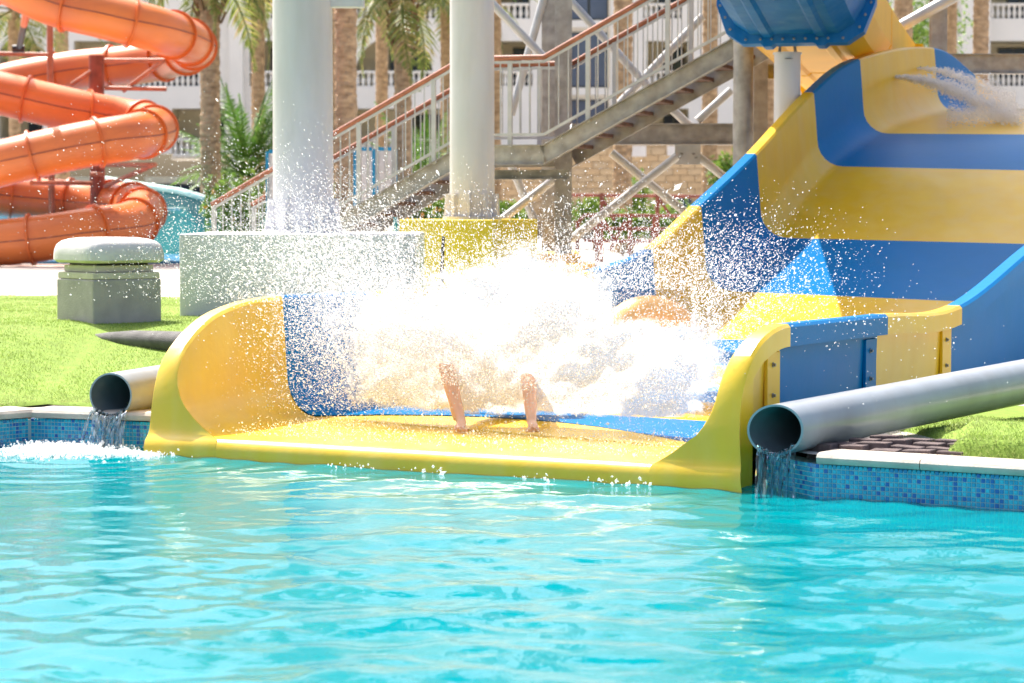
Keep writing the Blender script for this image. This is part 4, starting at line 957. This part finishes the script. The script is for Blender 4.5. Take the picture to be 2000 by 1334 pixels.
# ------------------------------------------------------------------ orange ring and rider
rc = P(1272, 650, 18.3); rc.z = .60
tor = []
for i in range(48):
    a = 2 * math.pi * i / 48; row = []
    for k in range(20):
        b = 2 * math.pi * k / 20; row.append(((.28 + .155 * math.cos(b)) * math.cos(a), (.28 + .155 * math.cos(b)) * math.sin(a), .155 * math.sin(b)))
    tor.append(row)
tor.append(tor[0]); mb = MB(); mb.grid(tor, True)
ring = mb.build('inflatable_ring', 'ring', None, smooth=60); ring.location = rc; ring.rotation_euler = (R(74), R(-8), R(12)); tag(ring, 'orange inflatable ring showing above the white splash', 'swim ring')
def person():
    f1, f2 = P(905, 836, 16.55), P(1036, 836, 16.5); f1.z = .165; f2.z = .165
    k1, k2 = P(868, 700, 16.85), P(1030, 700, 16.95)
    a1 = P(893, 800, 16.62); a2 = P(1036, 795, 16.6)
    hip = Vector(((f1.x + f2.x) / 2 + .12, 17.55, .36))
    V = []; E_ = []; Rd = []
    def v(p, r, par=None):
        V.append(tuple(p)); Rd.append(r)
        if par is not None: E_.append((par, len(V) - 1))
        return len(V) - 1
    pel = v(hip, .13); bl = v(hip + Vector((.03, .16, .18)), .125, pel); ch = v(hip + Vector((.05, .28, .38)), .14, bl); nk = v(hip + Vector((.06, .34, .56)), .06, ch); ja = v(hip + Vector((.06, .33, .64)), .075, nk); hd = v(hip + Vector((.06, .34, .74)), .095, ja); v(hip + Vector((.06, .35, .82)), .07, hd)
    for sg, ft, an, kn in ((-1, f1, a1, k1), (1, f2, a2, k2)):
        hj = v(hip + Vector((sg * .11, -.02, -.02)), .10, pel); th = v((hip + Vector((sg * .11, 0, 0))).lerp(kn, .5), .085, hj); k = v(kn, .062, th); cf = v(kn.lerp(an, .35), .066, k); ank = v(an, .044, cf)
        hl = v(an + Vector((0, .03, -.08)), .034, ank); ml_ = v(ft + Vector((sg * .01, -.03, .035)), .036, ank); bl_ = v(ft + Vector((sg * .02, -.10, .01)), .036, ml_)
        for t in range(5): v(ft + Vector((sg * (.055 - .024 * t) * -1 + sg * .02, -.165 + .008 * t, -.008)), .012 if t else .015, bl_)
        sh = v(hip + Vector((sg * .19 + .05, .28, .44)), .06, ch); el = v(hip + Vector((sg * .36, .38, .22)), .045, sh); wr_ = v(hip + Vector((sg * .40, .30, .0)), .03, el); pm = v(hip + Vector((sg * .41, .24, -.06)), .032, wr_)
        for t in range(4): a = v(hip + Vector((sg * .41 + (t - 1.5) * .022, .19, -.10)), .009, pm); v(hip + Vector((sg * .41 + (t - 1.5) * .026, .15 + .01 * abs(t - 1.5), -.12)), .008, a)
        v(hip + Vector((sg * .36, .20, -.09)), .010, pm)
    me = bpy.data.meshes.new('person'); me.from_pydata(V, E_, []); o = link('person', me, 'skin'); tag(o, 'person sliding feet first, shins and bare feet showing below the splash', 'person')
    sk = o.modifiers.new('skin', 'SKIN'); sk.use_smooth_shade = True
    for d, r in zip(me.skin_vertices[0].data, Rd): d.radius = (r, r)
    me.skin_vertices[0].data[0].use_root = True
    ss = o.modifiers.new('sub', 'SUBSURF'); ss.levels = 2; ss.render_levels = 2
    mb = MB(); mb.tube([hip + Vector((-.17, -.02, 0)), hip, hip + Vector((.17, -.02, 0))], [.13, .155, .13], 16); mb.tube([hip + Vector((-.11, 0, 0)), (hip + Vector((-.11, 0, 0))).lerp(k1, .45)], [.13, .115], 14); mb.tube([hip + Vector((.11, 0, 0)), (hip + Vector((.11, 0, 0))).lerp(k2, .45)], [.13, .115], 14)
    s = mb.build('shorts', 'shorts', o, smooth=60)
    h = hip + Vector((.06, .365, .775)); mb = MB(); mb.lathe(h, [(.105, -.06), (.118, 0), (.11, .05), (.08, .095), (.03, .115)], 18); mb.build('hair', 'hair', o, smooth=60)
person()

# ------------------------------------------------------------------ spray
OCT_V = np.array([(1, 0, 0), (-1, 0, 0), (0, 1, 0), (0, -1, 0), (0, 0, 1), (0, 0, -1)], float)
OCT_F = np.array([(0, 2, 4), (2, 1, 4), (1, 3, 4), (3, 0, 4), (2, 0, 5), (1, 2, 5), (3, 1, 5), (0, 3, 5)])
TET_V = np.array([(1, 0, -.7), (-1, 0, -.7), (0, 1, .7), (0, -1, .7)], float) * 1.15
TET_F = np.array([(0, 1, 2), (0, 3, 1), (0, 2, 3), (1, 3, 2)])
def rays_np(px, py, D):
    a, b = px - 1000, 667 - py; ry = FPX * _ct + b * _st; k = D / ry
    return np.stack([a * k, D, CAMH + (-FPX * _st + b * _ct) * k], -1)
def drops(pos, size, vel, name, label, m='spray', rounded=None):
    n = len(pos); d = vel / np.maximum(np.linalg.norm(vel, axis=1), 1e-6)[:, None]
    ref = np.where(np.abs(d[:, 2:3]) > .9, np.array([[1., 0, 0]]), np.array([[0, 0, 1.]])); x = np.cross(d, ref); x /= np.linalg.norm(x, axis=1)[:, None]; y = np.cross(d, x)
    st = 1 + rng.exponential(.45, n); B = np.stack([x * size[:, None], y * size[:, None], d * (size * st)[:, None]], 1)   # n,3,3
    rnd = np.ones(n, bool) if rounded is None else rounded; Vs = []; Fs = []; base = 0
    for sel, SV, SF in ((rnd, OCT_V, OCT_F), (~rnd, TET_V, TET_F)):
        k = int(sel.sum())
        if not k: continue
        Vs.append((pos[sel][:, None, :] + np.einsum('ka,nab->nkb', SV, B[sel])).reshape(-1, 3)); Fs.append((SF[None] + (np.arange(k) * len(SV))[:, None, None]).reshape(-1, 3) + base); base += k * len(SV)
    V = np.concatenate(Vs); F = np.concatenate(Fs)
    return tag(np_mesh(name, V.reshape(-1, 3), F, m, smooth=True), label, 'spray', kind='stuff')
def dbase(px): return 17.75 - (px - 285) * .00188
GA = [  # px, py, sx, sy, weight, depth offset, depth spread
 (1020, 655, 115, 92, .09, -.15, .22), (1180, 690, 115, 78, .08, -.15, .2), (925, 690, 85, 75, .08, -.15, .2), (1022, 555, 36, 46, .26, .2, .2), (985, 530, 50, 30, .09, .2, .25), (800, 675, 100, 85, .13, .0, .25), (1290, 720, 65, 62, .09, -.1, .22),
 (1130, 768, 120, 30, .06, -.15, .2), (850, 768, 110, 30, .06, 0, .25), (700, 610, 105, 95, .26, .4, .4), (600, 490, 130, 60, .13, .7, .6), (620, 400, 95, 55, .026, .8, .7), (1360, 670, 55, 55, .11, -.1, .22), (870, 610, 70, 45, .24, .4, .35), (1120, 560, 60, 50, .10, 0, .25),
 (1390, 560, 120, 70, .10, .4, .8), (1240, 520, 110, 60, .08, .5, .8), (560, 650, 110, 120, .06, .1, .5), (1120, 620, 70, 50, .08, -.05, .2), (480, 560, 120, 110, .016, .2, .7), (330, 380, 160, 90, .006, .5, 1.0), (1650, 640, 70, 22, .010, -1.2, .15), (700, 880, 260, 24, .010, -.9, .15), (1150, 440, 80, 60, .016, .6, .8), (1750, 700, 90, 60, .003, -1.2, .2), (860, 440, 120, 60, .010, .6, .7)]
W_ = np.array([g[2] * g[3] * g[4] for g in GA]); N = 190000
cnt = (W_ / W_.sum() * N).astype(int); PX = []; PY = []; DD = []; DN_ = []
for gq, c in zip(GA, cnt):
    px = rng.normal(gq[0], gq[2], c); py = rng.normal(gq[1], gq[3], c); PX.append(px); PY.append(py); DD.append(dbase(px) + gq[5] + rng.normal(0, gq[6], c)); DN_.append(np.full(c, gq[4]))
PX, PY, DD, DN_ = map(np.concatenate, (PX, PY, DD, DN_))
leg = ((np.abs(PX - 892 - (PY - 790) * .42) < 26) & (PY > 752) & (PY < 846)) | ((np.abs(PX - 1035) < 26) & (PY > 762) & (PY < 846))
DD = np.where(leg & (rng.random(len(PX)) > .12), DD + .9, DD)
rg = (PX > 1205) & (PX < 1350) & (PY > 565) & (PY < 625); DD = np.where(rg & (rng.random(len(PX)) > .25), DD + 3.0, DD)
pos = rays_np(PX, PY, DD)
# keep drops inside the trough or above its walls, above the floor
rel = pos[:, :2] - np.array([L0.x, L0.y]); un = np.array([AX.y, -AX.x]); s_ = rel @ np.array([AX.x, AX.y]); u_ = rel @ un
infl = (s_ > 0); ok = (pos[:, 2] > np.where(infl, .17, .01)) & ~((pos[:, 2] < 1.0) & infl & ((u_ < .2) | (u_ > 4.2)))
far = rng.random(len(PX)) < np.where(PY > 800, .35, 1.0)
ok &= far
pos, PXk, PYk, Dk = pos[ok], PX[ok], PY[ok], DN_[ok]
size = .0025 * np.exp(rng.normal(0, .42, len(pos))); size = np.where(Dk > .3, size * 1.15, size)
big = rng.random(len(pos)) < .01; size = np.where(big, size * 2.0, size)
ori = np.array([0.05, 16.9, .3]); vel = pos - ori; vel[:, 2] += .15; vel += rng.normal(0, .35, vel.shape)
drops(pos, size, vel, 'splash_spray', 'big white burst of spray over the slide lip', rounded=Dk > -1)
n = 4000; sF = rng.uniform(.05, 1.6, n); uF = rng.uniform(.5, 3.95, n); pF = np.array([L0.x, L0.y, 0]) + sF[:, None] * np.array(AX) + uF[:, None] * np.array([AX.y, -AX.x, 0]); pF[:, 2] = .155 + rng.exponential(.02, n)
drops(pF, .0028 * np.exp(rng.normal(0, .4, n)), rng.normal(0, 1, (n, 3)) + np.array([-.4, -.9, 0]), 'floor_spray', 'fine droplets skimming over the yellow slide lip')
# torn sheets of white water inside the splash: wavy, backlit, with ragged gaps
def sheetmat():
    m = bpy.data.materials.new('white_water_sheet'); m.use_nodes = True; t = m.node_tree; t.nodes.clear(); out = nd(t, 'ShaderNodeOutputMaterial')
    at_ = nd(t, 'ShaderNodeAttribute'); at_.attribute_name = 'thickness'; tc = nd(t, 'ShaderNodeTexCoord')
    n1 = nd(t, 'ShaderNodeTexNoise'); n1.inputs['Scale'].default_value = 8; n1.inputs['Detail'].default_value = 9; n1.inputs['Roughness'].default_value = .68; n1.inputs['Distortion'].default_value = .6; t.links.new(tc.outputs['Object'], n1.inputs[0])
    a = nd(t, 'ShaderNodeMath', operation='MULTIPLY_ADD'); t.links.new(n1.outputs[0], a.inputs[0]); a.inputs[1].default_value = 5.0; a.inputs[2].default_value = -3.1
    b = nd(t, 'ShaderNodeMath', operation='MULTIPLY_ADD'); t.links.new(at_.outputs['Fac'], b.inputs[0]); b.inputs[1].default_value = 2.3; t.links.new(a.outputs[0], b.inputs[2])
    c = nd(t, 'ShaderNodeMath', operation='MULTIPLY'); c.use_clamp = True; t.links.new(b.outputs[0], c.inputs[0]); t.links.new(at_.outputs['Fac'], c.inputs[1])
    tl = nd(t, 'ShaderNodeBsdfTranslucent'); tl.inputs[0].default_value = (.76, .79, .83, 1); df = nd(t, 'ShaderNodeBsdfDiffuse'); df.inputs[0].default_value = (.88, .91, .96, 1); tr = nd(t, 'ShaderNodeBsdfTransparent')
    m1 = nd(t, 'ShaderNodeMixShader'); m1.inputs[0].default_value = .6; t.links.new(df.outputs[0], m1.inputs[1]); t.links.new(tl.outputs[0], m1.inputs[2])
    m2 = nd(t, 'ShaderNodeMixShader'); t.links.new(c.outputs[0], m2.inputs[0]); t.links.new(tr.outputs[0], m2.inputs[1]); t.links.new(m1.outputs[0], m2.inputs[2]); t.links.new(m2.outputs[0], out.inputs[0])
    return m
def sheets():
    V = []; F = []; A = []; nu, nv = 110, 60
    GS = [(1020, 660, 120, 92, 1.0), (1185, 695, 115, 72, 1.0), (925, 690, 90, 74, .9), (1022, 555, 34, 46, .7), (1290, 725, 60, 58, .85), (800, 680, 95, 80, .75), (1110, 600, 70, 50, .6), (700, 620, 85, 80, .30), (1365, 690, 40, 50, .5), (1000, 775, 250, 30, .62), (1180, 790, 120, 18, .4)]
    for k in range(1):
        ph = k * 3.7; base = len(V)
        for j in range(nv + 1):
            for i in range(nu + 1):
                px = 560 + (1450 - 560) * i / nu; py = 455 + (815 - 455) * j / nv
                d = sum(w * math.exp(-.5 * (((px - a) / sx_) ** 2 + ((py - b) / sy_) ** 2)) for a, b, sx_, sy_, w in GS)
                d = min(1, d * 1.02) * (1 + .55 * mnoise.noise((px * .02, py * .02, ph + 5)) * (1 if py < 640 else .5))
                if 1195 < px < 1350 and 560 < py < 640: d *= .12 + .5 * smooth01((py - 600) / 40)
                d = max(0, min(1, d)); D = dbase(px) + .38 + .14 * k + .10 * math.sin(px * .013 + ph) + .15 * mnoise.noise((px * .011, py * .013, ph)) + .06 * mnoise.noise((px * .04, py * .04, ph)) - (800 - py) * .0009
                p = P(px, py, D); fl = .175
                if p.z < fl: p.z = fl + .001
                leg = (abs(px - 892 - (py - 790) * .42) < 34 and py > 748) or (abs(px - 1035) < 34 and py > 758)
                V.append(tuple(p)); A.append(d * smooth01((p.z - .17) / .13))
        for j in range(nv):
            for i in range(nu): a = base + j * (nu + 1) + i; F.append((a, a + 1, a + nu + 2, a + nu + 1))
    o = np_mesh('splash_sheets', np.array(V), np.array(F), sheetmat(), smooth=True)
    at_ = o.data.attributes.new('thickness', 'FLOAT', 'POINT'); at_.data.foreach_set('value', np.array(A, dtype=np.float32))
    tag(o, 'torn white sheets of water at the heart of the splash', 'splash', kind='stuff')
sheets()
# foam where the left pipe pours in, and along the lip
n1 = 4200; px = rng.normal(125, 62, n1); py = 881 + rng.normal(0, 7, n1) + np.abs(px - 125) * .02; p1 = np.array([tuple(G(a, b, 0)) for a, b in zip(px, py)]); p1[:, 2] = np.abs(rng.normal(0, .018, n1)) + .004
n2 = 260; t = rng.random(n2); q = np.array([tuple(L0.lerp(R0, a)) for a in t]); p2 = q + np.stack([rng.normal(0, .03, n2), -.06 - np.abs(rng.normal(0, .09, n2)), np.zeros(n2)], -1); p2[:, 2] = np.abs(rng.normal(0, .02, n2)) + .003
n3 = 260; px = rng.normal(275, 25, n3); p3 = np.array([tuple(G(a, 888 + abs(random.gauss(0, 3)), 0)) for a in px]); p3[:, 2] = np.abs(rng.normal(0, .012, n3))
keep2 = (np.sin(t * 40) + np.sin(t * 17 + 1) > .2); p2 = p2[keep2]
pf = np.concatenate([p1, p2, p3]); drops(pf, .006 * np.exp(rng.normal(0, .5, len(pf))), rng.normal(0, 1, (len(pf), 3)), 'pool_foam', 'white bubbly foam on the pool under the left pipe and slide lip')
# jets from the nozzles on the upper wall
jp = []; 
for (x0, y0, D0, x1, y1, D1, n, w) in ((1742, 150, 29.3, 1990, 236, 28.6, 12000, .8), (1790, 133, 30.0, 1985, 205, 29.6, 4000, .6)):
    t = rng.random(n) ** .8; px = x0 + (x1 - x0) * t; py = y0 + (y1 - y0) * t ** 1.7 + rng.normal(0, 1, n) * (1.2 + 20 * t) * w; dd = D0 + (D1 - D0) * t + rng.normal(0, .12, n) * (.2 + t); jp.append(rays_np(px, py, dd))
n = 6000; px = rng.uniform(1850, 2010, n); py = 226 + rng.normal(0, 9, n); jp.append(rays_np(px, py, 28.9 + rng.normal(0, .4, n)))
jp = np.concatenate(jp); drops(jp, .0044 * np.exp(rng.normal(0, .45, len(jp))), np.tile(np.array([[1., -.1, -.3]]), (len(jp), 1)) + rng.normal(0, .3, (len(jp), 3)), 'jet_spray', 'white water jets shooting from the upper slide wall')
